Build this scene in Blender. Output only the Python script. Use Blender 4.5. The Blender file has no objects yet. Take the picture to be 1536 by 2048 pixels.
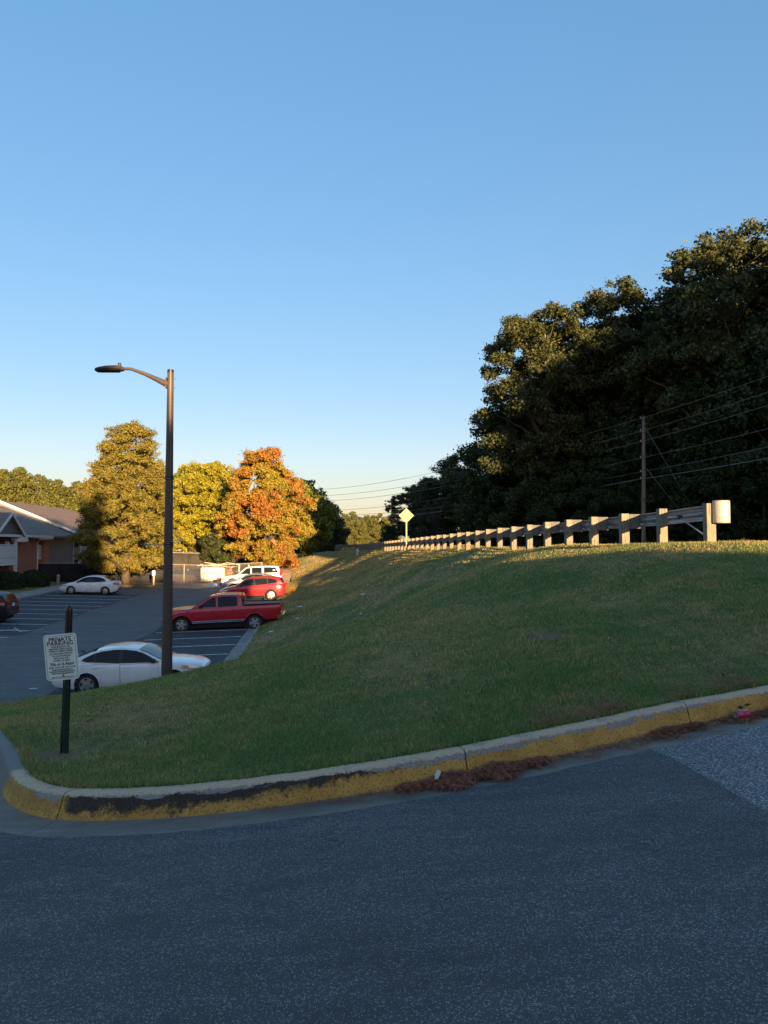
import bpy, math, random
import numpy as np
from mathutils import Vector, Matrix, noise as mnoise
from mathutils.geometry import delaunay_2d_cdt

S = bpy.context.scene
COL = S.collection
R = math.radians
rnd = random.Random(7)
PI = math.pi

# ------------------------------------------------------------------ camera, sky, sun, exposure
F, CX, CY, EYE = 1450.0, 768.0, 1024.0, 1.6        # focal length in photo pixels, picture centre, eye height
PITCH = math.atan(61 / F)
cam = bpy.data.cameras.new('camera')
cam.sensor_fit = 'VERTICAL'; cam.sensor_height = 36.0; cam.lens = 36.0 * F / 2048.0
cam.clip_start = 0.1; cam.clip_end = 4000
camo = bpy.data.objects.new('camera', cam); COL.objects.link(camo)
camo.location = (0, 0, EYE); camo.rotation_euler = (PI / 2 + PITCH, 0, 0)
S.camera = camo

SUN_EL, SUN_AZ = R(6.8), R(159.0)                  # azimuth clockwise from +Y: behind the camera, a little to the right
world = bpy.data.worlds.new('World'); S.world = world; world.use_nodes = True
wn = world.node_tree.nodes; wl = world.node_tree.links
sky = wn.new('ShaderNodeTexSky'); sky.sky_type = 'NISHITA'; sky.sun_disc = False
sky.sun_elevation = SUN_EL; sky.sun_rotation = SUN_AZ
sky.altitude = 200; sky.air_density = 1.15; sky.dust_density = 1.2; sky.ozone_density = 3.0
gam = wn.new('ShaderNodeGamma'); gam.inputs[1].default_value = 0.50
hsv = wn.new('ShaderNodeHueSaturation'); hsv.inputs['Saturation'].default_value = 1.6
wl.new(sky.outputs[0], gam.inputs[0]); wl.new(gam.outputs[0], hsv.inputs['Color']); tint = wn.new('ShaderNodeMix'); tint.data_type = 'RGBA'; tint.blend_type = 'MULTIPLY'; tint.inputs[0].default_value = 1.0; tint.inputs[7].default_value = (1.15, 0.955, 1.01, 1)
wl.new(hsv.outputs[0], tint.inputs[6]); wl.new(tint.outputs[2], wn['Background'].inputs[0])
wn['Background'].inputs[1].default_value = 0.148

sun = bpy.data.lights.new('sun', 'SUN'); sun.energy = 5.0; sun.angle = R(0.53); sun.color = (1.0, 0.66, 0.34)
suno = bpy.data.objects.new('sun', sun); COL.objects.link(suno)
tosun = Vector((math.sin(SUN_AZ) * math.cos(SUN_EL), math.cos(SUN_AZ) * math.cos(SUN_EL), math.sin(SUN_EL)))
suno.rotation_euler = tosun.to_track_quat('Z', 'Y').to_euler(); suno.location = (10, -30, 30)

vs = S.view_settings
vs.view_transform = 'Standard'; vs.look = 'None'; vs.exposure = 1.82; vs.gamma = 1.0; vs.use_curve_mapping = False
S.cycles.max_bounces = 6; S.cycles.transparent_max_bounces = 6

def at(px, py, Y):
    """world point seen at photo pixel (px, py) at forward distance Y"""
    u = (px - CX) / F; v = (CY - py) / F
    dy = math.cos(PITCH) - v * math.sin(PITCH); dz = math.sin(PITCH) + v * math.cos(PITCH)
    return Vector((u * Y / dy, Y, EYE + dz * Y / dy))

# ------------------------------------------------------------------ materials
def nodes_of(name):
    m = bpy.data.materials.new(name); m.use_nodes = True
    return m, m.node_tree.nodes, m.node_tree.links, m.node_tree.nodes['Principled BSDF']

def rgba(c): return (c[0], c[1], c[2], 1.0)

def mix_col(n, l, fac, a, b, blend='MIX'):
    x = n.new('ShaderNodeMix'); x.data_type = 'RGBA'; x.blend_type = blend
    for sock, val in ((0, fac), (6, a), (7, b)):
        if hasattr(val, 'is_linked') or hasattr(val, 'links'): l.new(val, x.inputs[sock])
        elif sock == 0: x.inputs[0].default_value = val
        else: x.inputs[sock].default_value = rgba(val)
    return x.outputs[2]

def noise_tex(n, l, vec, scale, detail=4, rough=0.55):
    t = n.new('ShaderNodeTexNoise'); t.inputs['Scale'].default_value = scale
    t.inputs['Detail'].default_value = detail; t.inputs['Roughness'].default_value = rough
    if vec is not None: l.new(vec, t.inputs['Vector'])
    return t.outputs['Fac']

def ramp(n, l, fac, stops, interp='LINEAR'):
    r = n.new('ShaderNodeValToRGB'); r.color_ramp.interpolation = interp
    e = r.color_ramp.elements
    while len(e) < len(stops): e.new(0.5)
    for el, (p, c) in zip(e, stops):
        el.position = p; el.color = rgba(c) if hasattr(c, '__len__') else (c, c, c, 1)
    l.new(fac, r.inputs[0]); return r.outputs[0]

def coords(n, kind='Object'):
    return n.new('ShaderNodeTexCoord').outputs[kind]

def mapping(n, l, vec, scale=(1, 1, 1), rot=(0, 0, 0)):
    m = n.new('ShaderNodeMapping'); m.inputs['Scale'].default_value = scale; m.inputs['Rotation'].default_value = rot
    l.new(vec, m.inputs['Vector']); return m.outputs[0]

def bump(n, l, bs, height, strength=0.3, dist=0.01):
    b = n.new('ShaderNodeBump'); b.inputs['Strength'].default_value = strength; b.inputs['Distance'].default_value = dist
    l.new(height, b.inputs['Height']); l.new(b.outputs[0], bs.inputs['Normal']); return b

def math_node(n, l, op, a, b=None, clamp=False):
    m = n.new('ShaderNodeMath'); m.operation = op; m.use_clamp = clamp
    for k, v in enumerate((a, b)):
        if v is None: continue
        if hasattr(v, 'links'): l.new(v, m.inputs[k])
        else: m.inputs[k].default_value = v
    return m.outputs[0]

def plain(name, c, rough=0.6, metal=0.0, var=0.18, scale=6.0, bmp=0.0, spec=0.5, stretch=(1, 1, 1), coat=0.0):
    m, n, l, bs = nodes_of(name)
    v = mapping(n, l, coords(n), stretch)
    f = noise_tex(n, l, v, scale, 5)
    col = ramp(n, l, f, [(0.3, [x * (1 - var) for x in c]), (0.7, [min(1, x * (1 + var)) for x in c])])
    l.new(col, bs.inputs['Base Color'])
    bs.inputs['Roughness'].default_value = rough; bs.inputs['Metallic'].default_value = metal
    bs.inputs['Specular IOR Level'].default_value = spec
    if coat: bs.inputs['Coat Weight'].default_value = coat; bs.inputs['Coat Roughness'].default_value = 0.05
    if bmp: bump(n, l, bs, noise_tex(n, l, v, scale * 6, 3), bmp, 0.01)
    return m

def asphalt(name, base, stone, scale, cover, crack=True, patch=0.25, rough=0.75, bmp=0.8):
    """dark binder with pale stones of many tones; the stones show more where the surface is worn"""
    m, n, l, bs = nodes_of(name)
    p = n.new('ShaderNodeNewGeometry').outputs['Position']
    big = noise_tex(n, l, mapping(n, l, p, (0.5, 1.5, 1), (0, 0, -0.2)), 0.9, 7, 0.62)
    mid = noise_tex(n, l, mapping(n, l, p, (0.6, 2.4, 1), (0, 0, -0.25)), 3.2, 6, 0.65)
    fine = noise_tex(n, l, p, 330, 2)
    wear = math_node(n, l, 'ADD', math_node(n, l, 'MULTIPLY', big, 0.6), math_node(n, l, 'MULTIPLY', mid, 0.6))
    thr = n.new('ShaderNodeMapRange'); thr.inputs[1].default_value = 0.40; thr.inputs[2].default_value = 0.82; thr.inputs[3].default_value = -0.20; thr.inputs[4].default_value = 0.15; l.new(wear, thr.inputs[0])
    total = None; hgt = None
    for k, (sc_, w, cv) in enumerate(((scale, 0.75, cover), (scale * 0.58, 1.0, cover - 0.32))):
        vo = n.new('ShaderNodeTexVoronoi'); vo.inputs['Scale'].default_value = sc_; l.new(p, vo.inputs['Vector'])
        sp = n.new('ShaderNodeSeparateColor'); l.new(vo.outputs['Color'], sp.inputs[0])
        val = math_node(n, l, 'ADD', math_node(n, l, 'ADD', sp.outputs[0], thr.outputs[0]), cv - 0.5)
        st = math_node(n, l, 'MULTIPLY', ramp(n, l, val, [(0.52, 0.0), (0.60, 0.28), (0.85, 0.6), (1.0, 1.0)]), ramp(n, l, vo.outputs['Distance'], [(0.30, w), (0.52, 0.0)]))
        total = st if total is None else math_node(n, l, 'MAXIMUM', total, st)
        hg = ramp(n, l, vo.outputs['Distance'], [(0.1, 1.0), (0.6, 0.0)]); hgt = hg if hgt is None else math_node(n, l, 'ADD', hgt, hg)
    tone = ramp(n, l, wear, [(0.42, [x * (1 - patch) for x in base]), (0.78, [x * (1 + patch) for x in base])])
    tone = mix_col(n, l, ramp(n, l, fine, [(0.35, 0.6), (0.65, 0.0)]), tone, [x * 0.35 for x in base])
    stain = ramp(n, l, noise_tex(n, l, p, 1.7, 3, 0.5), [(0.64, 0.0), (0.74, 0.5)])
    tone = mix_col(n, l, stain, tone, [x * 0.55 for x in base])
    col = mix_col(n, l, total, tone, stone)
    if crack:
        nz = n.new('ShaderNodeTexNoise'); nz.inputs['Scale'].default_value = 2.2; nz.inputs['Detail'].default_value = 8; nz.inputs['Roughness'].default_value = 0.7; l.new(p, nz.inputs['Vector'])
        cr = n.new('ShaderNodeTexVoronoi'); cr.feature = 'DISTANCE_TO_EDGE'; cr.inputs['Scale'].default_value = 1.0
        dist = n.new('ShaderNodeVectorMath'); dist.operation = 'ADD'; l.new(p, dist.inputs[0]); l.new(nz.outputs['Color'], dist.inputs[1]); l.new(dist.outputs[0], cr.inputs['Vector'])
        line = ramp(n, l, cr.outputs['Distance'], [(0.0, 1.0), (0.009, 0.0)])
        where = ramp(n, l, noise_tex(n, l, p, 0.9, 3), [(0.54, 0.0), (0.60, 0.85)])
        col = mix_col(n, l, math_node(n, l, 'MULTIPLY', line, where), col, [x * 0.2 for x in base])
    l.new(col, bs.inputs['Base Color'])
    bs.inputs['Roughness'].default_value = rough; bs.inputs['Specular IOR Level'].default_value = 0.3
    bump(n, l, bs, math_node(n, l, 'ADD', hgt, math_node(n, l, 'MULTIPLY', fine, 0.8)), bmp, 0.005)
    return m

def grass_colour(n, l, rand=None):
    p = n.new('ShaderNodeNewGeometry').outputs['Position']
    a = noise_tex(n, l, mapping(n, l, p, (0.55, 0.4, 0.1), (0, 0, 0.5)), 0.8, 5, 0.6)
    b = noise_tex(n, l, mapping(n, l, p, (0.9, 2.0, 1.0), (0, 0, 0.35)), 2.2, 5, 0.65)
    far = n.new('ShaderNodeSeparateXYZ'); l.new(p, far.inputs[0])
    dry = math_node(n, l, 'ADD', math_node(n, l, 'MULTIPLY', a, 0.75), math_node(n, l, 'MULTIPLY', b, 0.45))
    mp = n.new('ShaderNodeMapRange'); mp.inputs[1].default_value = 10; mp.inputs[2].default_value = 45; mp.inputs[3].default_value = 0; mp.inputs[4].default_value = 0.10
    l.new(far.outputs[1], mp.inputs[0])
    dry = math_node(n, l, 'ADD', dry, mp.outputs[0])
    if rand is not None: dry = math_node(n, l, 'ADD', dry, math_node(n, l, 'MULTIPLY', math_node(n, l, 'SUBTRACT', rand, 0.5), 0.30))
    return p, ramp(n, l, dry, [(0.44, (0.135, 0.240, 0.066)), (0.57, (0.195, 0.270, 0.078)), (0.645, (0.33, 0.29, 0.11)), (0.76, (0.54, 0.39, 0.19))])

SOIL = ((-2.78, 6.15, 0.42), (-9.3, 17.6, 1.6), (1.9, 8.6, 0.30), (-4.93, 16.5, 0.35))
def grass_ground():
    m, n, l, bs = nodes_of('lawn')
    p, col = grass_colour(n, l)
    f = noise_tex(n, l, mapping(n, l, p, (1, 0.5, 1), (0, 0, 0.4)), 38, 4, 0.7)
    f2 = noise_tex(n, l, mapping(n, l, p, (2.6, 0.35, 1), (0, 0, 0.55)), 3.2, 5, 0.7)
    col = mix_col(n, l, ramp(n, l, f, [(0.35, 0.55), (0.65, 0.0)]), col, (0.065, 0.085, 0.034))
    col = mix_col(n, l, ramp(n, l, f2, [(0.40, 0.65), (0.58, 0.0)]), col, (0.085, 0.100, 0.045))
    for (sx, sy, sr) in SOIL:
        vm = n.new('ShaderNodeVectorMath'); vm.operation = 'MULTIPLY_ADD'; l.new(p, vm.inputs[0]); vm.inputs[1].default_value = (1 / sr, 1 / sr, 0); vm.inputs[2].default_value = (-sx / sr, -sy / sr, 0)
        ln_ = n.new('ShaderNodeVectorMath'); ln_.operation = 'LENGTH'; l.new(vm.outputs[0], ln_.inputs[0])
        d_ = math_node(n, l, 'ADD', ln_.outputs['Value'], math_node(n, l, 'MULTIPLY', math_node(n, l, 'SUBTRACT', noise_tex(n, l, p, 7.0, 4), 0.5), 1.4))
        col = mix_col(n, l, ramp(n, l, d_, [(0.75, 0.9), (1.0, 0.0)]), col, (0.24, 0.18, 0.12))
    l.new(col, bs.inputs['Base Color']); bs.inputs['Roughness'].default_value = 0.9; bs.inputs['Specular IOR Level'].default_value = 0.1
    bump(n, l, bs, math_node(n, l, 'ADD', f, f2), 1.0, 0.06)
    return m

def grass_blade():
    m, n, l, bs = nodes_of('grass_blades')
    g = n.new('ShaderNodeNewGeometry')
    p, col = grass_colour(n, l, g.outputs['Random Per Island'])
    rn = math_node(n, l, 'FRACT', math_node(n, l, 'MULTIPLY', g.outputs['Random Per Island'], 37.0))
    col = mix_col(n, l, 1.0, col, ramp(n, l, rn, [(0.0, (0.50, 0.55, 0.52)), (0.6, (1.05, 1.05, 1.05)), (1.0, (1.65, 1.6, 1.55))]), 'MULTIPLY')
    l.new(col, bs.inputs['Base Color']); bs.inputs['Roughness'].default_value = 0.6; bs.inputs['Specular IOR Level'].default_value = 0.2
    tr = n.new('ShaderNodeBsdfTranslucent'); l.new(col, tr.inputs[0])
    mx = n.new('ShaderNodeMixShader'); mx.inputs[0].default_value = 0.45
    out = n['Material Output']; l.new(bs.outputs[0], mx.inputs[1]); l.new(tr.outputs[0], mx.inputs[2]); l.new(mx.outputs[0], out.inputs[0])
    return m

def leaves(name, cols, patch=None, pscale=0.35, transl=0.3, pstops=(0.44, 0.56)):
    """leaf cards: each leaf its own tint; patch = second set of tints in large soft patches of the crown"""
    m, n, l, bs = nodes_of(name)
    g = n.new('ShaderNodeNewGeometry')
    k = len(cols)
    c1 = ramp(n, l, g.outputs['Random Per Island'], [(i / max(1, k - 1), c) for i, c in enumerate(cols)])
    if patch:
        c2 = ramp(n, l, g.outputs['Random Per Island'], [(i / max(1, len(patch) - 1), c) for i, c in enumerate(patch)])
        f = ramp(n, l, noise_tex(n, l, coords(n), pscale, 3), [(pstops[0], 0.0), (pstops[1], 1.0)])
        c1 = mix_col(n, l, f, c1, c2)
    l.new(c1, bs.inputs['Base Color']); bs.inputs['Roughness'].default_value = 0.55; bs.inputs['Specular IOR Level'].default_value = 0.25
    tr = n.new('ShaderNodeBsdfTranslucent'); l.new(c1, tr.inputs[0])
    mx = n.new('ShaderNodeMixShader'); mx.inputs[0].default_value = transl
    out = n['Material Output']; l.new(bs.outputs[0], mx.inputs[1]); l.new(tr.outputs[0], mx.inputs[2]); l.new(mx.outputs[0], out.inputs[0])
    return m

def wood_post():
    m, n, l, bs = nodes_of('weathered_wood')
    v = coords(n)
    grain = noise_tex(n, l, mapping(n, l, v, (14, 14, 1.2)), 4, 6, 0.65)
    col = ramp(n, l, grain, [(0.25, (0.085, 0.078, 0.064)), (0.5, (0.19, 0.172, 0.125)), (0.75, (0.285, 0.255, 0.175))])
    spl = ramp(n, l, noise_tex(n, l, mapping(n, l, v, (40, 40, 0.8)), 2, 2), [(0.36, 1.0), (0.4, 0.0)])
    col = mix_col(n, l, spl, col, (0.05, 0.04, 0.03))
    l.new(col, bs.inputs['Base Color']); bs.inputs['Roughness'].default_value = 0.85
    bump(n, l, bs, grain, 0.5, 0.01)
    return m

def brick_mat(name, c1, c2, mortar):
    m, n, l, bs = nodes_of(name)
    sep = n.new('ShaderNodeSeparateXYZ'); l.new(coords(n), sep.inputs[0])
    cmb = n.new('ShaderNodeCombineXYZ')
    l.new(math_node(n, l, 'ADD', sep.outputs[0], sep.outputs[1]), cmb.inputs[0]); l.new(sep.outputs[2], cmb.inputs[1])
    b = n.new('ShaderNodeTexBrick'); l.new(cmb.outputs[0], b.inputs['Vector'])
    b.inputs['Scale'].default_value = 1.0; b.inputs['Brick Width'].default_value = 0.22; b.inputs['Row Height'].default_value = 0.078
    b.inputs['Mortar Size'].default_value = 0.008
    b.inputs['Color1'].default_value = rgba(c1); b.inputs['Color2'].default_value = rgba(c2); b.inputs['Mortar'].default_value = rgba(mortar)
    f = noise_tex(n, l, coords(n), 0.9, 4)
    col = mix_col(n, l, ramp(n, l, f, [(0.35, 0.35), (0.7, 0.0)]), b.outputs['Color'], [x * 0.6 for x in c1])
    l.new(col, bs.inputs['Base Color']); bs.inputs['Roughness'].default_value = 0.9
    bump(n, l, bs, b.outputs['Fac'], -0.4, 0.01)
    return m

def shingle_mat(name, c):
    m, n, l, bs = nodes_of(name)
    v = coords(n)
    sep = n.new('ShaderNodeSeparateXYZ'); l.new(v, sep.inputs[0])
    cmb = n.new('ShaderNodeCombineXYZ'); l.new(sep.outputs[0], cmb.inputs[0]); l.new(sep.outputs[2], cmb.inputs[1])
    b = n.new('ShaderNodeTexBrick'); l.new(cmb.outputs[0], b.inputs['Vector'])
    b.inputs['Brick Width'].default_value = 0.32; b.inputs['Row Height'].default_value = 0.07; b.inputs['Mortar Size'].default_value = 0.006
    b.inputs['Scale'].default_value = 1.0
    b.inputs['Color1'].default_value = rgba([x * 0.85 for x in c]); b.inputs['Color2'].default_value = rgba([x * 1.2 for x in c]); b.inputs['Mortar'].default_value = rgba([x * 0.55 for x in c])
    col = mix_col(n, l, ramp(n, l, noise_tex(n, l, v, 0.5, 5), [(0.3, 0.4), (0.7, 0.0)]), b.outputs['Color'], [x * 0.65 for x in c])
    l.new(col, bs.inputs['Base Color']); bs.inputs['Roughness'].default_value = 0.95; bs.inputs['Specular IOR Level'].default_value = 0.15
    return m

def siding_mat(name, c, pitch=0.2):
    m, n, l, bs = nodes_of(name)
    sep = n.new('ShaderNodeSeparateXYZ'); l.new(coords(n), sep.inputs[0])
    z = math_node(n, l, 'FRACT', math_node(n, l, 'DIVIDE', sep.outputs[2], pitch))
    col = mix_col(n, l, ramp(n, l, z, [(0.0, 0.55), (0.09, 0.0)]), c, [x * 0.4 for x in c])
    l.new(col, bs.inputs['Base Color']); bs.inputs['Roughness'].default_value = 0.7
    bump(n, l, bs, z, 0.5, 0.015)
    return m

def paint(name, c, metallic=0.0, rough=0.32):
    m, n, l, bs = nodes_of(name)
    f = noise_tex(n, l, coords(n), 2.5, 4)
    col = ramp(n, l, f, [(0.3, [x * 0.92 for x in c]), (0.7, [min(1, x * 1.05) for x in c])])
    sep = n.new('ShaderNodeSeparateXYZ'); l.new(coords(n), sep.inputs[0])
    dirt = math_node(n, l, 'MULTIPLY', ramp(n, l, sep.outputs[2], [(0.2, 0.55), (0.55, 0.0)]), ramp(n, l, noise_tex(n, l, coords(n), 5, 5), [(0.3, 0.2), (0.7, 1.0)]))
    col = mix_col(n, l, dirt, col, (0.13, 0.11, 0.09))
    l.new(col, bs.inputs['Base Color']); bs.inputs['Roughness'].default_value = rough; bs.inputs['Metallic'].default_value = metallic
    bs.inputs['Coat Weight'].default_value = 0.8; bs.inputs['Coat Roughness'].default_value = 0.06
    return m

def glass_dark(name, c, rough=0.04, spec=0.22):
    m, n, l, bs = nodes_of(name)
    f = noise_tex(n, l, coords(n), 3, 2)
    l.new(ramp(n, l, f, [(0.3, [x * 0.7 for x in c]), (0.7, c)]), bs.inputs['Base Color'])
    bs.inputs['Roughness'].default_value = rough; bs.inputs['Specular IOR Level'].default_value = spec; bs.inputs['IOR'].default_value = 1.5
    return m

def curb_mat():
    """u runs along the kerb in metres, v: 0..1 face from foot to edge, 1..2 top"""
    m, n, l, bs = nodes_of('painted_curb')
    uv = n.new('ShaderNodeUVMap'); uv.uv_map = 'UVMap'
    sep = n.new('ShaderNodeSeparateXYZ'); l.new(uv.outputs[0], sep.inputs[0])
    u, v = sep.outputs[0], sep.outputs[1]
    p = n.new('ShaderNodeNewGeometry').outputs['Position']
    streak = noise_tex(n, l, mapping(n, l, uv.outputs[0], (9, 1.6, 1), (0, 0, 0.25)), 3.0, 6, 0.7)
    pit = noise_tex(n, l, p, 75, 4, 0.6)
    blot = noise_tex(n, l, p, 5.5, 6, 0.65)
    yel = ramp(n, l, blot, [(0.3, (0.46, 0.245, 0.055)), (0.7, (0.66, 0.38, 0.095))])
    conc = ramp(n, l, pit, [(0.3, (0.20, 0.19, 0.17)), (0.7, (0.36, 0.34, 0.31))])
    cream = ramp(n, l, pit, [(0.3, (0.44, 0.32, 0.205)), (0.7, (0.68, 0.50, 0.32))])
    black = ramp(n, l, pit, [(0.3, (0.016, 0.016, 0.018)), (0.7, (0.05, 0.048, 0.048))])
    # speckled wear in the yellow
    col = mix_col(n, l, ramp(n, l, pit, [(0.36, 0.75), (0.48, 0.0)]), yel, (0.13, 0.085, 0.04))
    # a black tar layer on the upper part of the face; strongest in the left run (u small)
    ureg = n.new('ShaderNodeMapRange'); ureg.inputs[1].default_value = 2.0; ureg.inputs[2].default_value = 4.4; ureg.inputs[3].default_value = 0.20; ureg.inputs[4].default_value = -0.36
    l.new(u, ureg.inputs[0])
    bl = math_node(n, l, 'ADD', math_node(n, l, 'ADD', math_node(n, l, 'MULTIPLY', v, 0.50), math_node(n, l, 'MULTIPLY', noise_tex(n, l, mapping(n, l, uv.outputs[0], (3.2, 0.55, 1), (0, 0, 0.3)), 2.6, 9, 0.8), 1.15)), ureg.outputs[0])
    notcorner = ramp(n, l, math_node(n, l, 'MULTIPLY', u, 0.1), [(0.098, 0.25), (0.105, 1.0)])
    bl = math_node(n, l, 'MULTIPLY', ramp(n, l, bl, [(0.86, 0.0), (1.0, 0.95)]), notcorner)
    col = mix_col(n, l, bl, col, black)
    # chips of bare concrete along the edge
    chip = math_node(n, l, 'ADD', math_node(n, l, 'MULTIPLY', v, 0.5), math_node(n, l, 'MULTIPLY', noise_tex(n, l, mapping(n, l, uv.outputs[0], (1.5, 1.2, 1)), 1.7, 5, 0.6), 0.9))
    col = mix_col(n, l, ramp(n, l, chip, [(0.885, 0.0), (0.91, 1.0)]), col, conc)
    # cream worn top with dirt
    top = mix_col(n, l, ramp(n, l, blot, [(0.56, 0.0), (0.68, 0.8)]), cream, conc)
    edge = math_node(n, l, 'ADD', v, math_node(n, l, 'MULTIPLY', math_node(n, l, 'SUBTRACT', streak, 0.5), 0.55))
    col = mix_col(n, l, ramp(n, l, edge, [(0.94, 0.0), (0.97, 1.0)]), col, top)
    # the unpainted run round the corner
    bare = ramp(n, l, math_node(n, l, 'MULTIPLY', math_node(n, l, 'ADD', u, 20.0), 0.05), [(1.0 - 0.003, 1.0), (1.0, 0.0)])
    col = mix_col(n, l, bare, col, mix_col(n, l, 0.4, conc, (0.10, 0.095, 0.09)))
    l.new(col, bs.inputs['Base Color']); bs.inputs['Roughness'].default_value = 0.85; bs.inputs['Specular IOR Level'].default_value = 0.25
    bump(n, l, bs, math_node(n, l, 'ADD', pit, blot), 0.6, 0.012)
    return m

M = {}
M['asphalt'] = asphalt('asphalt_worn', (0.104, 0.101, 0.104), (0.47, 0.46, 0.46), 135, 0.565, True, 0.26)
M['asphalt_old'] = asphalt('asphalt_old', (0.135, 0.135, 0.138), (0.60, 0.59, 0.58), 100, 0.84, False, 0.18)
M['asphalt_lot'] = asphalt('asphalt_lot', (0.135, 0.133, 0.132), (0.28, 0.28, 0.28), 60, 0.5, True, 0.35)
M['asphalt_stall'] = asphalt('asphalt_stall', (0.060, 0.061, 0.068), (0.20, 0.20, 0.20), 60, 0.45, True, 0.4)
M['asphalt_road'] = asphalt('asphalt_road', (0.08, 0.08, 0.08), (0.25, 0.25, 0.25), 60, 0.5, False, 0.2)
M['lawn'] = grass_ground(); M['blade'] = grass_blade()
M['curb'] = curb_mat()
M['gutter'] = asphalt('gutter_concrete', (0.27, 0.240, 0.200), (0.40, 0.365, 0.31), 150, 0.42, False, 0.40)
M['concrete'] = plain('concrete', (0.30, 0.28, 0.25), 0.9, 0, 0.22, 2.5, 0.4)
M['concrete_dark'] = plain('concrete_stained', (0.24, 0.22, 0.20), 0.9, 0, 0.35, 2.5, 0.4)
M['dirt'] = plain('dirt', (0.46, 0.29, 0.17), 0.95, 0, 0.35, 1.4, 0.8)
M['ground'] = plain('ground', (0.05, 0.055, 0.03), 0.95, 0, 0.4, 0.15)
M['forest_floor'] = plain('forest_floor', (0.05, 0.042, 0.026), 0.95, 0, 0.5, 0.8, 0.6)
M['line'] = plain('worn_white_paint', (0.62, 0.62, 0.60), 0.8, 0, 0.40, 5.0, 0.2)
M['wood'] = wood_post()
M['blockout'] = plain('dark_blockout', (0.13, 0.125, 0.118), 0.85, 0, 0.25, 3, 0.4, 0.2, (14, 14, 1.2))
M['galv'] = plain('galvanised_steel', (0.27, 0.285, 0.305), 0.42, 0.65, 0.22, 9, 0.05)
M['galv_bright'] = plain('galvanised_end', (0.50, 0.45, 0.36), 0.5, 0.35, 0.3, 26, 0.12)
M['bronze'] = plain('bronze_pole_paint', (0.075, 0.055, 0.045), 0.5, 0.1, 0.12, 4)
M['black_plastic'] = plain('black_plastic', (0.012, 0.012, 0.014), 0.25, 0, 0.3, 20)
M['green_steel'] = plain('green_post_paint', (0.012, 0.040, 0.026), 0.35, 0, 0.4, 20)
M['sign_white'] = plain('sign_white', (0.80, 0.86, 0.77), 0.35, 0, 0.06, 8)
M['ink'] = plain('black_ink', (0.012, 0.012, 0.02), 0.5, 0, 0.1)
M['ink_green'] = plain('green_ink', (0.035, 0.12, 0.085), 0.5, 0, 0.1)
M['alum'] = plain('sign_back', (0.40, 0.29, 0.085), 0.5, 0.1, 0.1, 4)
M['pole_wood'] = plain('utility_pole_wood', (0.19, 0.155, 0.12), 0.9, 0, 0.35, 3, 0.4, 0.3, (8, 8, 0.6))
M['wire'] = plain('wire', (0.20, 0.20, 0.20), 0.6)
M['tyre'] = plain('tyre_rubber', (0.014, 0.014, 0.015), 0.8, 0, 0.3, 30)
M['rim'] = plain('alloy_rim', (0.55, 0.55, 0.56), 0.3, 0.8, 0.1)
M['rim_dark'] = plain('wheel_recess', (0.02, 0.02, 0.02), 0.6)
M['black_trim'] = plain('black_trim', (0.012, 0.012, 0.013), 0.45)
M['chrome'] = plain('chrome', (0.75, 0.75, 0.76), 0.15, 1.0, 0.03)
M['glass'] = glass_dark('tinted_car_glass', (0.012, 0.016, 0.018))
M['lamp_lens'] = plain('headlight_lens', (0.50, 0.50, 0.48), 0.12, 0.2, 0.3, 14)
M['amber'] = plain('amber_lens', (0.65, 0.20, 0.03), 0.2)
M['red_lens'] = plain('tail_light_lens', (0.45, 0.012, 0.015), 0.15)
M['plate'] = plain('number_plate', (0.70, 0.70, 0.62), 0.5)
M['white_paint'] = paint('white_car_paint', (0.80, 0.80, 0.79))
M['red_paint'] = paint('dark_red_car_paint', (0.47, 0.010, 0.026), 0.05)
M['red_paint2'] = paint('bright_red_car_paint', (0.40, 0.008, 0.020), 0.2)
M['silver_paint'] = paint('silver_car_paint', (0.42, 0.43, 0.45), 0.6)
M['navy_paint'] = plain('navy_car_paint', (0.007, 0.010, 0.018), 0.4, 0, 0.1, 2.5, 0, 0.3)
M['cream_paint'] = paint('cream_white_car_paint', (0.74, 0.72, 0.66))
M['brick'] = brick_mat('red_brick', (0.46, 0.165, 0.10), (0.36, 0.12, 0.075), (0.42, 0.31, 0.24))
M['brick_pink'] = brick_mat('rose_brick', (0.30, 0.16, 0.14), (0.24, 0.12, 0.11), (0.30, 0.24, 0.22))
M['shingle'] = shingle_mat('roof_shingle', (0.22, 0.185, 0.16))
M['shingle2'] = shingle_mat('roof_shingle_brown', (0.27, 0.20, 0.16))
M['siding'] = siding_mat('grey_siding', (0.17, 0.15, 0.145))
M['siding_cream'] = siding_mat('cream_siding', (0.62, 0.52, 0.36))
M['white_trim'] = plain('white_trim', (0.70, 0.71, 0.72), 0.6, 0, 0.08)
M['white_fence'] = plain('white_balcony_boards', (0.62, 0.65, 0.66), 0.7, 0, 0.1)
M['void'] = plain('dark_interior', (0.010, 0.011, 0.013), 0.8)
M['pane'] = glass_dark('window_glass', (0.03, 0.035, 0.04))
M['screen'] = plain('black_privacy_screen', (0.012, 0.014, 0.019), 0.85, 0, 0.35, 1.2, 0.3)
M['screen_dusty'] = plain('dusty_privacy_screen', (0.030, 0.025, 0.021), 0.85, 0, 0.35, 1.2, 0.3)
M['steel_pipe'] = plain('fence_pipe', (0.50, 0.48, 0.44), 0.5, 0.4, 0.15)
M['banner'] = plain('cream_banner', (0.74, 0.70, 0.56), 0.7, 0, 0.06, 2)
M['banner_ink'] = plain('banner_ink', (0.10, 0.10, 0.09), 0.7)
M['orange'] = plain('orange_plastic', (0.60, 0.10, 0.03), 0.5)
M['rubble'] = plain('rubble', (0.36, 0.15, 0.09), 0.95, 0, 0.5, 2.5)
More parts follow.
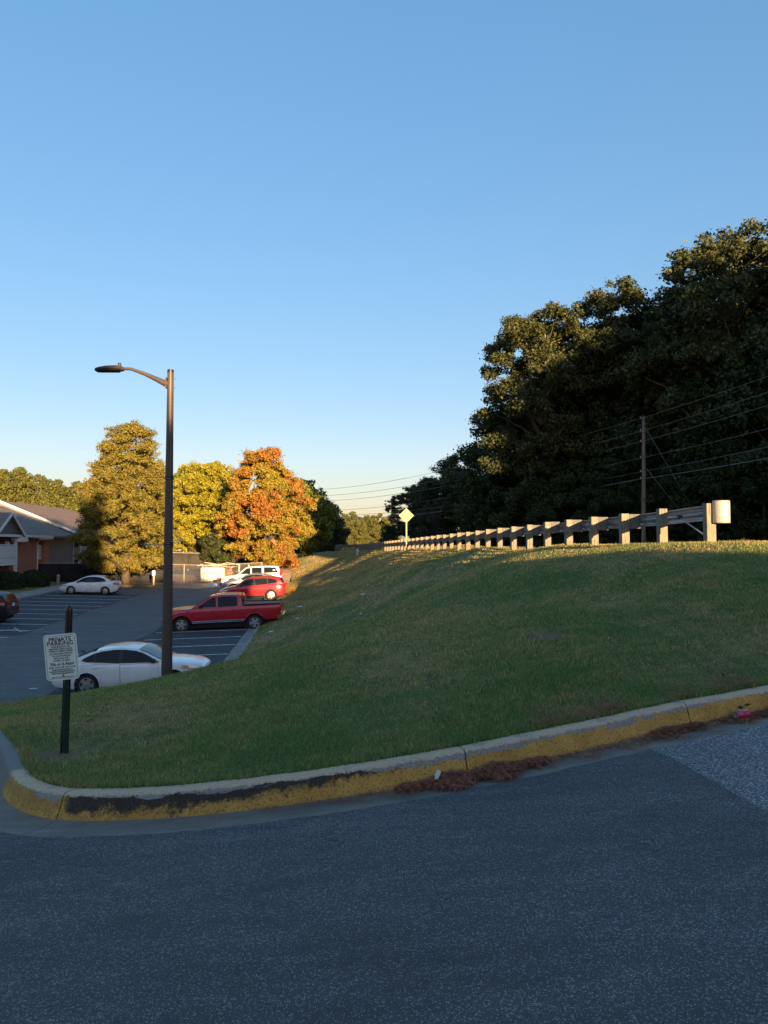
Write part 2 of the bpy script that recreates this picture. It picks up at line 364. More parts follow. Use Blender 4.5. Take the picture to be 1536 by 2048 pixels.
M['lumber'] = plain('lumber', (0.62, 0.52, 0.38), 0.8, 0, 0.2)
M['bark'] = plain('bark', (0.085, 0.065, 0.048), 0.95, 0, 0.45, 3, 0.9, 0.1, (4, 4, 0.7))
M['bark_pale'] = plain('pale_bark', (0.20, 0.17, 0.14), 0.95, 0, 0.4, 3, 0.8, 0.1, (4, 4, 0.7))
M['needles'] = plain('pine_needles_red', (0.32, 0.112, 0.06), 0.9, 0, 0.5, 30)
M['straw'] = plain('dry_grass_straw', (0.36, 0.27, 0.14), 0.9, 0, 0.4, 30)
M['can'] = plain('pink_can', (0.62, 0.05, 0.13), 0.3, 0.3, 0.1)
M['can_light'] = plain('pink_can_print', (0.72, 0.45, 0.52), 0.35, 0.2, 0.3, 60)
M['paper'] = plain('white_paper', (0.70, 0.72, 0.70), 0.8, 0, 0.1)
M['dead_leaf'] = plain('dead_leaf', (0.13, 0.075, 0.05), 0.9, 0, 0.4, 20)
M['hydrant'] = plain('hydrant_paint', (0.62, 0.60, 0.52), 0.5, 0, 0.15)

# ------------------------------------------------------------------ mesh helpers
class MB:
    def __init__(s): s.v = []; s.f = []
    def add(s, vs, fs):
        b = len(s.v); s.v.extend([tuple(x) for x in vs]); s.f.extend([tuple(b + i for i in f) for f in fs]); return s
    def box(s, c, d, mat=None):
        x, y, z = (k / 2 for k in d)
        vs = [Vector((a * x, b * y, e * z)) for a in (-1, 1) for b in (-1, 1) for e in (-1, 1)]
        if mat is not None: vs = [mat @ q for q in vs]
        vs = [q + Vector(c) for q in vs]
        return s.add(vs, [(0, 1, 3, 2), (4, 6, 7, 5), (0, 4, 5, 1), (2, 3, 7, 6), (0, 2, 6, 4), (1, 5, 7, 3)])
    def bar(s, a, b, w, h):
        """box beam from a to b, width w sideways, height h upwards"""
        a = Vector(a); b = Vector(b); d = b - a; L = d.length; q = d.to_track_quat('X', 'Z').to_matrix()
        return s.box((a + b) / 2, (L, w, h), q)
    def tube(s, pts, rad, n=8, caps=True):
        pts = [Vector(p) for p in pts]; rs = rad if hasattr(rad, '__len__') else [rad] * len(pts)
        b = len(s.v); up = None
        for i, p in enumerate(pts):
            d = (pts[min(i + 1, len(pts) - 1)] - pts[max(i - 1, 0)]).normalized()
            if up is None: up = d.orthogonal().normalized()
            up = (up - d * up.dot(d))
            up = up.normalized() if up.length > 1e-6 else d.orthogonal().normalized()
            sd = d.cross(up)
            for k in range(n):
                a = 2 * PI * k / n; s.v.append(tuple(p + (up * math.cos(a) + sd * math.sin(a)) * rs[i]))
        for i in range(len(pts) - 1):
            for k in range(n):
                s.f.append((b + i * n + k, b + i * n + (k + 1) % n, b + (i + 1) * n + (k + 1) % n, b + (i + 1) * n + k))
        if caps:
            s.f.append(tuple(b + k for k in reversed(range(n)))); e = b + (len(pts) - 1) * n; s.f.append(tuple(e + k for k in range(n)))
        return s
    def lathe(s, prof, n=20, c=(0, 0, 0), axis='Z', caps=True):
        b = len(s.v); c = Vector(c)
        for r, z in prof:
            for k in range(n):
                a = 2 * PI * k / n; x, y = r * math.cos(a), r * math.sin(a)
                q = (x, y, z) if axis == 'Z' else ((x, z, y) if axis == 'Y' else (z, x, y))
                s.v.append(tuple(c + Vector(q)))
        for i in range(len(prof) - 1):
            for k in range(n):
                s.f.append((b + i * n + k, b + i * n + (k + 1) % n, b + (i + 1) * n + (k + 1) % n, b + (i + 1) * n + k))
        if caps:
            s.f.append(tuple(b + k for k in reversed(range(n)))); e = b + (len(prof) - 1) * n; s.f.append(tuple(e + k for k in range(n)))
        return s
    def prism(s, poly, d):
        """poly: list of 3-D points, extruded by vector d"""
        n = len(poly); P = [Vector(p) for p in poly]; d = Vector(d)
        return s.add(P + [p + d for p in P], [tuple(reversed(range(n))), tuple(range(n, 2 * n))] + [(i, (i + 1) % n, n + (i + 1) % n, n + i) for i in range(n)])
    def grid(s, P):
        """P[i][j] rows of points"""
        b = len(s.v); nr, nc = len(P), len(P[0])
        for r in P: s.v.extend([tuple(q) for q in r])
        for i in range(nr - 1):
            for j in range(nc - 1): s.f.append((b + i * nc + j, b + i * nc + j + 1, b + (i + 1) * nc + j + 1, b + (i + 1) * nc + j))
        return s
    def mesh(s, name, m, smooth=None):
        me = bpy.data.meshes.new(name); me.from_pydata(s.v, [], s.f); me.update()
        if m is not None: me.materials.append(M[m] if isinstance(m, str) else m)
        if smooth is not None:
            me.polygons.foreach_set('use_smooth', [True] * len(me.polygons)); me.set_sharp_from_angle(angle=R(smooth))
        return me
    def build(s, name, m, parent=None, smooth=None, world=False):
        """link as ONE mesh object; world=True: vertices are world points, moved into the (unrotated) parent's frame"""
        if world and parent is not None:
            o = Vector(parent.location); s.v = [tuple(Vector(q) - o) for q in s.v]
        return link(name, s.mesh(name, m, smooth), parent)

def link(name, me, parent=None):
    o = bpy.data.objects.new(name, me); COL.objects.link(o)
    if parent is not None: o.parent = parent
    return o

def np_mesh(name, V, Fq, m, k):
    """fast mesh from arrays: V (n,3), Fq (m,k)"""
    me = bpy.data.meshes.new(name)
    me.vertices.add(len(V)); me.vertices.foreach_set('co', np.asarray(V, np.float32).ravel())
    nf = len(Fq); me.loops.add(nf * k); me.loops.foreach_set('vertex_index', np.asarray(Fq, np.int32).ravel())
    me.polygons.add(nf); me.polygons.foreach_set('loop_start', np.arange(0, nf * k, k, dtype=np.int32))
    me.update(calc_edges=True); me.materials.append(M[m] if isinstance(m, str) else m); return me

def tag(o, label, cat, group=None, kind=None):
    o['label'] = label; o['category'] = cat
    if group: o['group'] = group
    if kind: o['kind'] = kind
    return o

def thing(name, label, cat, loc=(0, 0, 0), rz=0.0, group=None):
    o = bpy.data.objects.new(name, None); COL.objects.link(o); o.empty_display_size = 0.3
    o.location = loc; o.rotation_euler = (0, 0, rz)
    return tag(o, label, cat, group)

def struct(o): o['kind'] = 'structure'; return o
def stuff(o, label=None, cat=None):
    o['kind'] = 'stuff'
    if label: o['label'] = label; o['category'] = cat
    return o

def smoothstep(t): t = np.clip(t, 0, 1); return t * t * (3 - 2 * t)

# ------------------------------------------------------------------ the lie of the land
def toe_x(Y): return -5.1 - 0.085 * (Y - 22)                    # foot of the bank = right kerb of the car park
def lot_z(X, Y):
    s = toe_x(Y) - X
    return -3.12 + 0.013 * (Y - 22) + 0.027 * np.sqrt((s - 8.6) ** 2 + 1)
def drive_z(X, Y):
    X = np.maximum(X, -12.5)
    return np.minimum(0.09 * X + 0.009 * np.maximum(0, X - 3.5) ** 2 - 1.87 * smoothstep((Y - 5.2) / 14.3) * np.clip(-(X) / 3, 0, 1), 1.6)
def rail_x(Y): return 6.47 - 0.1159 * (Y - 14.4) - np.maximum(0, Y - 86) ** 2 * 0.0022
def road_z(Y): return np.where(Y < 95, 1.58 - 0.0125 * (Y - 14.4), 0.572 - 0.006 * (Y - 95))

CURB = [(9.1, 11.4), (8.2, 9.7), (7.0, 8.25), (5.6, 7.05), (4.2, 6.22), (3.02, 5.764), (2.395, 5.583), (1.806, 5.35), (1.068, 5.07), (0.561, 4.895), (-0.026, 4.735),
        (-0.6, 4.64), (-1.116, 4.60), (-1.553, 4.625), (-2.0, 4.72), (-2.321, 4.885), (-2.6, 5.14), (-2.86, 5.5), (-3.25, 6.15), (-3.75, 6.95), (-5.0, 8.9), (-8.0, 13.2), (-11.0, 17.4), (-12.2, 19.2)]

def catmull(P, step):
    out = []
    P = [np.array(p, float) for p in P]
    Q = [2 * P[0] - P[1]] + P + [2 * P[-1] - P[-2]]
    for i in range(1, len(Q) - 2):
        n = max(2, int(np.linalg.norm(Q[i + 1] - Q[i]) / step))
        for k in range(n):
            t = k / n
            out.append(0.5 * (2 * Q[i] + (Q[i + 1] - Q[i - 1]) * t + (2 * Q[i - 1] - 5 * Q[i] + 4 * Q[i + 1] - Q[i + 2]) * t * t + (-Q[i - 1] + 3 * Q[i] - 3 * Q[i + 1] + Q[i + 2]) * t ** 3))
    out.append(P[-1]); return np.array(out)

cpath = catmull(CURB, 0.06)                                     # foot of the kerb face, from the road end round the corner to the car park
ctan = np.gradient(cpath, axis=0); ctan /= np.linalg.norm(ctan, axis=1)[:, None]
cnorm = np.stack([ctan[:, 1], -ctan[:, 0]], 1)                  # towards the lawn
clen = np.concatenate([[0], np.cumsum(np.linalg.norm(np.diff(cpath, axis=0), axis=1))])
icorner = int(np.argmin(np.hypot(cpath[:, 0] + 2.80, cpath[:, 1] - 5.42)))
cu = clen[icorner] - clen                                       # u = 0 where the paint ends at the corner, grows to the right
def cz(i, off=0.0):
    p = cpath[i] + cnorm[i] * off; return float(drive_z(p[0], p[1]))

# control points of the grass bank (thin plate spline)
ctrl = []
for i in range(0, len(cpath), 14):
    p = cpath[i] + cnorm[i] * 0.17; ctrl.append((p[0], p[1], float(drive_z(*cpath[i])) + 0.15))
for Y in (13, 14.4, 17, 20, 24, 30, 38, 48, 60, 72, 84, 95): ctrl.append((float(rail_x(Y)) + 0.1, Y, float(road_z(Y))))
for Y in (14.4, 20, 30, 48, 72, 95): ctrl.append((float(rail_x(Y)) - 0.9, Y, float(road_z(Y)) - 0.04))
for Y in (8, 10, 12.5): ctrl.append((6.9 + (12.5 - Y) * 0.2, Y, {8: 1.0, 10: 1.32, 12.5: 1.55}[Y]))
for Y in (14, 20, 30): ctrl.append((float(rail_x(Y)) + 2.5, Y, float(road_z(Y)) - 0.03))
for Y in (22, 24, 27, 31, 36, 42, 50, 58, 66, 74): ctrl.append((float(toe_x(Y)) + 0.16, Y, float(lot_z(toe_x(Y), Y)) + 0.14))
for Y in (26, 31, 38, 48, 60, 72):
    xt, xc = float(toe_x(Y)) + 0.16, float(rail_x(Y)) - 0.9; zt, zc_ = float(lot_z(toe_x(Y), Y)) + 0.14, float(road_z(Y)) - 0.04
    for s in (0.25, 0.5, 0.75): ctrl.append((xt + (xc - xt) * s, Y, zt + (zc_ - zt) * (s - (0.085 if Y < 45 else 0.21) * math.sin(PI * s))))
for px, py, Y in ((0, 1405, 18.0), (130, 1390, 17.6), (240, 1380, 17.0), (331, 1361, 16.5), (400, 1356, 17), (450, 1347, 18)): ctrl.append(tuple(at(px, py, Y)))
ctrl += [(-8.3, 20.4, -2.97), (-6.4, 20.4, -2.95), (-10.5, 20.3, -2.98), (-5.2, 21.2, -2.85)]
ctrl += [(0, 14, 0.08), (0, 10, 0.17), (0.3, 7, 0.22), (4, 9, 0.83), (-2.832, 6.5, -0.27), (3, 12.5, 0.72)]
ctrl += [(-10.5, 85, -1.5), (-12.5, 95, -0.95), (-11, 95, -0.45), (-8, 95, 0.10), (-16, 95, -2.0), (-20, 110, -1.6), (-12, 110, -0.2), (-7, 112, 0.25), (-26, 125, -1.2), (-17, 125, -0.2), (-11, 78, -2.1), (-10, 125, 0.1), (-6.5, 95, 0.40)]
ctrl = np.array(ctrl)
def _tps(d2): return np.where(d2 > 1e-12, 0.5 * d2 * np.log(np.maximum(d2, 1e-12)), 0)
_n = len(ctrl); _K = _tps(((ctrl[:, None, :2] - ctrl[None, :, :2]) ** 2).sum(-1)) + np.eye(_n) * 0.02
_P = np.concatenate([np.ones((_n, 1)), ctrl[:, :2]], 1)
_A = np.block([[_K, _P], [_P.T, np.zeros((3, 3))]])
_w = np.linalg.solve(_A, np.concatenate([ctrl[:, 2], np.zeros(3)]))
def bank_z(X, Y):
    X = np.atleast_1d(np.asarray(X, float)); Y = np.atleast_1d(np.asarray(Y, float)); out = np.empty(len(X))
    for i in range(0, len(X), 20000):
        x, y = X[i:i + 20000], Y[i:i + 20000]
        K = _tps((x[:, None] - ctrl[None, :, 0]) ** 2 + (y[:, None] - ctrl[None, :, 1]) ** 2)
        out[i:i + 20000] = K @ _w[:_n] + _w[_n] + _w[_n + 1] * x + _w[_n + 2] * y
    return out
def bz(x, y): return float(bank_z([x], [y])[0])

def in_poly(P, X, Y):
    c = np.zeros(len(X), bool); n = len(P); j = n - 1
    for i in range(n):
        xi, yi, xj, yj = P[i][0], P[i][1], P[j][0], P[j][1]
        if yi != yj: c ^= ((yi > Y) != (yj > Y)) & (X < (xj - xi) * (Y - yi) / (yj - yi) + xi)
        j = i
    return c

def sheet(name, poly, pts, zf, m, smooth=True):
    """a ground sheet: outline polygon plus inner points, triangulated, heights from zf"""
    poly = np.asarray(poly, float); pts = np.asarray(pts, float)
    if len(pts): pts = pts[in_poly(poly, pts[:, 0], pts[:, 1])]
    allp = [Vector((p[0], p[1])) for p in poly] + [Vector((p[0], p[1])) for p in pts]
    n = len(poly)
    v, e, f, *_ = delaunay_2d_cdt(allp, [(i, (i + 1) % n) for i in range(n)], [], 1, 1e-5)
    X = np.array([q[0] for q in v]); Y = np.array([q[1] for q in v]); Z = zf(X, Y)
    me = bpy.data.meshes.new(name); me.from_pydata([(a, b, c) for a, b, c in zip(X, Y, Z)], [], [tuple(t) for t in f]); me.update()
    up = sum(p.normal.z for p in me.polygons)
    if up < 0: me.flip_normals()
    me.materials.append(M[m])
    if smooth: me.polygons.foreach_set('use_smooth', [True] * len(me.polygons))
    return struct(link(name, me))

def jgrid(x0, x1, y0, y1, st, jit=0.3, seed=1):
    g = np.random.default_rng(seed)
    X, Y = np.meshgrid(np.arange(x0, x1, st), np.arange(y0, y1, st)); 
    return np.stack([X.ravel() + g.uniform(-jit, jit, X.size) * st, Y.ravel() + g.uniform(-jit, jit, X.size) * st], 1)

# base ground out to the horizon
g = MB(); g.add([(-2500, -800, -4.2), (2500, -800, -4.2), (2500, 3500, -4.2), (-2500, 3500, -4.2)], [(0, 1, 2, 3)]); struct(g.build('ground', 'ground'))

# grass bank
back = cpath + cnorm * 0.165
far_l = [(-10.2, 78), (-11.5, 84), (-17, 95), (-27, 118), (-31, 132)]
lawn_poly = [tuple(p) for p in back[::2]] + [(-12.2, 20.0), (-8.0, 20.45), (-5.6, 20.7), (-5.12, 21.3)] + [(float(toe_x(Y)) + 0.15, Y) for Y in np.arange(22, 76, 3)] + far_l + \
            [(-10.5, 130), (-8.6, 120), (-4.8, 108)] + [(float(rail_x(Y)) + 0.75, Y) for Y in np.arange(100, 15, -4)] + [(8.0, 14.0), (9.0, 12.2)]
lawn_pts = np.concatenate([jgrid(-13, 10, 4, 22, 0.28), jgrid(-12, 9, 22, 45, 0.6), jgrid(-30, 6, 45, 132, 1.2)])
_g = np.random.default_rng(3)
def lawn_height(X, Y): return bank_z(X, Y)
lawn = sheet('grass_bank', lawn_poly, lawn_pts, lawn_height, 'lawn')
lawn['kind'] = 'structure'

# driveway: dark resurfaced asphalt, older grey asphalt to the right, concrete gutter along the kerb
gut_w = 0.27
gut = cpath - cnorm * gut_w
left_end = [(-13.6, 19.2), (-24, 19.2), (-24, -2), (-12, -12), (6, -12), (3.2, -6), (2.3, 1.0), (2.02, 3.875), (1.945, 4.513), (1.91, 4.85)]
i_join = int(np.argmin(np.hypot(gut[:, 0] - 1.86, gut[:, 1] - 5.07)))
rag = np.array([mnoise.noise((p[0] * 6.0, p[1] * 6.0, 0.3)) * 0.5 + mnoise.noise((p[0] * 19.0, p[1] * 19.0, 2.3)) * 0.3 for p in gut]) * 0.035 + 0.016
edge_in = gut + cnorm * rag[:, None]                          # the asphalt laps raggedly onto the gutter
dark_poly = [tuple(p) for p in edge_in[i_join::1]] + left_end
dpts = np.concatenate([jgrid(-8, 5, -4, 8, 0.4), jgrid(-24, -8, -12, 20, 1.0), jgrid(-8, 6, -12, -4, 1.0), jgrid(-9, -3, 6, 20, 0.7)])
sheet('driveway', dark_poly, dpts, lambda X, Y: drive_z(X, Y) + 0.004 + 0.003 * np.sin(X * 1.3 + Y * 0.7), 'asphalt')
old_poly = [tuple(p) for p in gut[:i_join + 1:2][::-1]] + [(11.5, 11.5), (14, 9), (14, -12), (6.0, -12), (3.2, -6), (2.3, 1.0), (2.02, 3.875), (1.945, 4.513), (1.91, 4.85)]
sheet('old_driveway', old_poly, np.concatenate([jgrid(1.9, 8, -3, 12, 0.4), jgrid(2, 14, -12, 12, 1.0)]), lambda X, Y: drive_z(X, Y) - 0.006, 'asphalt_old')

def sweep(name, i0, i1, prof, m, parent=None, uv=False, step=1, gap=0.0):
    """prof: (offset from kerb foot towards lawn, height) pairs; uv: (u metres, v) kept for the paint"""
    ids = list(range(i0, i1, step)) + [i1]
    V = []; U = []
    for i in ids:
        base = cz(i)
        for k, (o, h, vv) in enumerate(prof):
            p = cpath[i] + cnorm[i] * o
            wob = 0.004 * mnoise.noise((p[0] * 5, p[1] * 5, vv * 3)) * (1 if h > 0.01 else 0)
            V.append((p[0], p[1], base + h + wob)); U.append((cu[i], vv))
    n = len(prof); Fs = []
    for a in range(len(ids) - 1):
        for k in range(n - 1): Fs.append((a * n + k, a * n + k + 1, (a + 1) * n + k + 1, (a + 1) * n + k))
    Fs.append(tuple(range(n))); Fs.append(tuple((len(ids) - 1) * n + k for k in reversed(range(n))))
    me = bpy.data.meshes.new(name); me.from_pydata(V, [], Fs); me.update(); me.materials.append(M[m])
    if uv:
        lay = me.uv_layers.new(name='UVMap')
        for lp in me.loops: lay.data[lp.index].uv = U[lp.vertex_index]
    me.polygons.foreach_set('use_smooth', [True] * len(me.polygons)); me.set_sharp_from_angle(angle=R(50))
    return link(name, me, parent)

curb_root = struct(bpy.data.objects.new('curb', None)); COL.objects.link(curb_root)
CPROF = [(-0.004, -0.12, 0), (0.0, 0.0, 0.0), (0.022, 0.05, 0.33), (0.040, 0.10, 0.67), (0.052, 0.134, 0.93), (0.066, 0.148, 1.05), (0.09, 0.152, 1.25), (0.168, 0.150, 1.9), (0.17, -0.12, 2.0)]
joints = [0] + [int(np.argmin(np.hypot(cpath[:, 0] - x, cpath[:, 1] - y))) for x, y in ((7.2, 8.4), (4.5, 6.4), (2.33, 5.55), (0.561, 4.895), (-2.09, 4.765), (-2.80, 5.42), (-4.4, 7.9), (-7.0, 11.8))] + [len(cpath) - 1]
for a, b in zip(joints[:-1], joints[1:]):
    o = sweep('curb_section', a, b, CPROF, 'curb', curb_root, True)
    # pull the ends in so that each joint is a real 8 mm gap
    me = o.data; n = len(CPROF)
    ta, tb = ctan[a], ctan[b]
    for k in range(n):
        me.vertices[k].co.x += ta[0] * 0.005; me.vertices[k].co.y += ta[1] * 0.005
        j = len(me.vertices) - n + k
        me.vertices[j].co.x -= tb[0] * 0.005; me.vertices[j].co.y -= tb[1] * 0.005
gutter_root = struct(bpy.data.objects.new('gutter', None)); COL.objects.link(gutter_root)
for a, b in zip(joints[:-1], joints[1:]):
    o = sweep('gutter_section', a, b, [(-gut_w - 0.01, -0.10, 0), (-gut_w, 0.0, 0), (-0.10, -0.012, 0.5), (-0.001, 0.002, 1), (0.0, -0.10, 1)], 'gutter', gutter_root)
    me = o.data; n = 5; tb = ctan[b]
    for k in range(n):
        j = len(me.vertices) - n + k; me.vertices[j].co.x -= tb[0] * 0.006; me.vertices[j].co.y -= tb[1] * 0.006

# main road beyond the rail, forest floor on its far side
def strip(name, x0f, x1f, Ys, zf, m, nx=4):
    b = MB(); b.grid([[(x0f(Y) + (x1f(Y) - x0f(Y)) * k / nx, Y, zf(k / nx, Y)) for k in range(nx + 1)] for Y in Ys])
    o = b.build(name, m, None, 60); return struct(o)
Ys = [-60, -30, -10, 2, 10, 14, 20, 30, 45, 60, 75, 90, 100, 110, 120, 135, 160, 200]
rx = lambda Y: float(rail_x(max(14.4, min(Y, 120)))) if Y >= 14.4 else 6.47 - 0.1159 * (Y - 14.4)
rz_ = lambda Y: float(road_z(min(Y, 160)))
strip('main_road', lambda Y: max(rx(Y) + 0.7, 9.2 if Y < 13 else -99) if Y < 13 else rx(Y) + 0.7, lambda Y: rx(Y) + 9.3, Ys, lambda t, Y: rz_(Y) - 0.02 + 0.05 * math.sin(PI * t), 'asphalt_road')
strip('woodland_floor', lambda Y: rx(Y) + 9.3, lambda Y: rx(Y) + 130, Ys, lambda t, Y: rz_(Y) - 0.06 + 6.0 * t, 'forest_floor', 8)

# ------------------------------------------------------------------ car park
def lotxy(s, Y): return (float(toe_x(Y)) - s, Y - 0.085 * s * 0 )
def lot_pt(s, Y, h=0.0):
    """s metres left of the right kerb along a stall line that meets the kerb at Y (stalls square to the kerb)"""
    x0 = float(toe_x(Y)); x = x0 - s * 0.9964; y = Y - s * 0.085
    return Vector((x, y, float(lot_z(x, y)) + h))
P = [[lot_pt(s, Y) for s in np.linspace(0, 18.2, 20)] for Y in np.linspace(20.5, 66, 40)]
b = MB().grid(P); struct(b.build('parking_lot', 'asphalt_lot', None, 60))
# near apron of the lot, from its first row to the bottom of the driveway
P = [[(lot_pt(s, 20.5) * (1 - t) + Vector((-9.0 - (s - 4) * 1.02, 19.0, float(drive_z(-13, 19.0)) - 0.02)) * t) for s in np.linspace(4.0, 18.2, 12)] for t in (1, 0.5, 0.004)]
struct(MB().grid(P).build('parking_lot_apron', 'asphalt_lot', None, 60))
# dirt and gravel behind the lot
P = [[(x, y, float(lot_z(x, min(y, 80))) - 0.05 + 1.0 * float(smoothstep((y - 67.5) / 10)) * float(smoothstep((x + 21.5) / 2.5))) for x in np.linspace(-75, float(toe_x(min(y, 84))) + 0.1, 24)] for y in (65.9, 67.5, 69, 70.5, 72, 74, 76, 78, 84, 95, 120, 150)]
struct(MB().grid(P).build('dirt_ground', 'dirt', None, 60))
# lawn and sidewalk on the left
def ystrip(name, s0, s1, Y0, Y1, h, m, n=10, ns=3):
    top = [[lot_pt(s, Y, h) for s in np.linspace(s0, s1, ns)] for Y in np.linspace(Y0, Y1, n)]
    b = MB().grid(top); b.grid([[lot_pt(s0, Y, -0.1) for Y in np.linspace(Y0, Y1, n)], [lot_pt(s0, Y, h - 0.001) for Y in np.linspace(Y0, Y1, n)]])
    return struct(b.build(name, m, None, 40))
ystrip('sidewalk', 18.2, 19.9, 26, 67.6, 0.13, 'concrete', 20)
ystrip('side_lawn', 19.9, 40, 26, 69.5, 0.11, 'lawn', 20, 5)
# island under the cypress
isl = [(at(165, 1177, 65.0).x, 66.2), (-25, 65.8), (-20.6, 66.2), (-20.0, 67.5), (-20.6, 68.8), (-29, 69.5)]
g_ = MB(); g_.prism([(x, y, float(lot_z(x, y)) - 0.1) for x, y in isl], (0, 0, 0.24)); struct(g_.build('island_lawn', 'lawn'))

# darker resurfaced bays on both sides of the aisle
for s0, s1, Y0, Y1 in ((0.02, 5.2, 20.6, 61), (11.3, 18.18, 36, 60)):
    P = [[lot_pt(s, Y, 0.004) + Vector((0.12 * math.sin(Y * 0.9) * (1 if 4 < s < 12 else 0), 0, 0)) for s in np.linspace(s0, s1, 10)] for Y in np.linspace(Y0, Y1, 30)]
    struct(MB().grid(P).build('bay_paving', 'asphalt_stall', None, 60))
# right kerb of the lot, in lengths
lot_curb = struct(bpy.data.objects.new('lot_curb', None)); COL.objects.link(lot_curb)
Yk = 21.2
while Yk < 66:
    Ye = min(Yk + 3.0, 66); mb = MB()
    rows = []
    for Y in np.linspace(Yk, Ye - 0.012, 4):
        x = float(toe_x(Y)); z = float(lot_z(x, Y))
        rows.append([(x - 0.45, Y + 0.03, float(lot_z(x - 0.45, Y)) + 0.006), (x - 0.01, Y, z + 0.004), (x, Y, z + 0.13), (x + 0.03, Y, z + 0.15), (x + 0.17, Y, z + 0.15), (x + 0.175, Y, z - 0.1)])
    mb.grid(rows); mb.build('curb_length', 'concrete_dark', lot_curb, 40); Yk = Ye

# painted stall lines
def stall(s0, s1, Y, name='stall_line', w=0.12):
    b = MB()
    pts = np.linspace(s0, s1, 8)
    b.grid([[lot_pt(s, Y + dy, 0.009) for s in pts] for dy in (-w / 2, w / 2)])
    o = struct(b.build(name, 'line')); return o
Y = 24.1
while Y < 65:
    stall(0.5, 4.9, Y); Y += 2.42
Y = 40.1 - 7.2
while Y < 61: stall(11.5, 17.9, Y); Y += 2.42
b = MB()
for k in range(4):
    b.grid([[lot_pt(11.7 + k * 1.2, 37.2 + d, 0.010) for d in (0, 0.12)], [lot_pt(12.6 + k * 1.2, 38.6 + d                , 0.010) for d in (0, 0.12)]])
    b.grid([[lot_pt(11.7 + k * 1.2, 37.2 + d, 0.013) for d in (0, 0.12)], [lot_pt(11.0 + k * 1.2, 38.3 + d, 0.013) for d in (0, 0.12)]])
struct(b.build('painted_hatching', 'line'))
b = MB(); c = at(68, 1342, 23.2); c.z = float(lot_z(c.x, c.y)) + 0.007
b.add([c + Vector(q) for q in ((-0.12, -0.09, 0), (0.12, -0.06, 0), (0.13, 0.06, 0), (-0.1, 0.05, 0))], [(0, 1, 2, 3)]); struct(b.build('paint_dash', 'line'))

# ------------------------------------------------------------------ guard rail
base0 = Vector((6.47, 14.4, float(road_z(14.4))))
rail = thing('guard_rail', 'long galvanised guard rail on square timber posts along the top of the grass bank', 'guard rail', base0)
# centre line of the posts
RP = [np.array((6.47 + 0.115 * 6, 14.4 - 6 * 0.9934))]
y = 14.4; RP = []
for Yc in np.arange(10, 120, 0.5): RP.append(np.array((float(rail_x(Yc)) if Yc > 14.4 else 6.47 - 0.1159 * (Yc - 14.4), Yc)))
RP = np.array(RP); RL = np.concatenate([[0], np.cumsum(np.linalg.norm(np.diff(RP, axis=0), axis=1))])
l0 = float(np.interp(14.4, RP[:, 1], RL))
def rpos(sd):
    L = l0 + sd; p = np.array([np.interp(L, RL, RP[:, 0]), np.interp(L, RL, RP[:, 1])])
    q = np.array([np.interp(L + 0.3, RL, RP[:, 0]), np.interp(L + 0.3, RL, RP[:, 1])]); t = (q - p) / np.linalg.norm(q - p)
    return p, t, np.array([t[1], -t[0]])                       # point, along, towards the road
NPOST = 57; H = 0.80
post_me = {}
def box_mesh(name, dx, dy, dz, m, chamfer=0.008):
    b = MB(); c = chamfer
    prof = [(-dx / 2, -dy / 2 + c), (-dx / 2 + c, -dy / 2), (dx / 2 - c, -dy / 2), (dx / 2, -dy / 2 + c), (dx / 2, dy / 2 - c), (dx / 2 - c, dy / 2), (-dx / 2 + c, dy / 2), (-dx / 2, dy / 2 - c)]
    b.prism([(x, y, 0) for x, y in prof], (0, 0, dz)); return b.mesh(name, m)
pm = box_mesh('post', 0.20, 0.19, H + 0.35, 'wood'); bm_ = box_mesh('blockout', 0.30, 0.15, 0.36, 'blockout')
pm_end = box_mesh('post', 0.19, 0.16, H + 0.35, 'wood'); bolt_me = MB().lathe([(0.0, 0), (0.022, 0), (0.022, 0.018), (0.0, 0.022)], 8, axis='Y', caps=False).mesh('bolt', 'galv')
for i in range(NPOST):
    p, t, nrm = rpos(i * 1.905 if i else 0.0)
    gz = float(bz(p[0], p[1])) if 14 < p[1] < 100 else float(road_z(p[1]))
    gz = float(road_z(p[1]))
    j = rnd.uniform(-0.012, 0.012)
    yaw = math.atan2(t[1], t[0]) - PI / 2 + rnd.uniform(-0.03, 0.03)
    po = link('post', pm_end if i < 2 else pm, rail)
    po.location = Vector((p[0], p[1], gz - 0.35 + j)) - base0; po.rotation_euler = (rnd.uniform(-0.012, 0.012), rnd.uniform(-0.012, 0.012), yaw)
    if i >= 2:
        bo = link('blockout', bm_, po); bo.location = (0.25 + 0.001, 0.0, H + 0.35 - 0.365 + j)
        if i < 8:
            q = link('bolt', bolt_me, po); q.location = (-0.0, -0.096, H + 0.18); q.rotation_euler = (0, 0, PI)
W = [(-0.156, 0.008), (-0.128, 0.030), (-0.108, 0.078), (-0.075, 0.083), (-0.055, 0.070), (-0.02, 0.012), (0.02, 0.012), (0.055, 0.070), (0.075, 0.083), (0.108, 0.078), (0.128, 0.030), (0.156, 0.008)]
def beam_off(sd): return 0.405 if sd > 3.0 else 0.405 - 0.30 * smoothstep((3.4 - sd) / 3.4)
sec = [(0.02, 3.81 * 0.75)] + [(3.81 * 0.75 + 3.81 * k, 3.81 * 0.75 + 3.81 * (k + 1)) for k in range(27)]
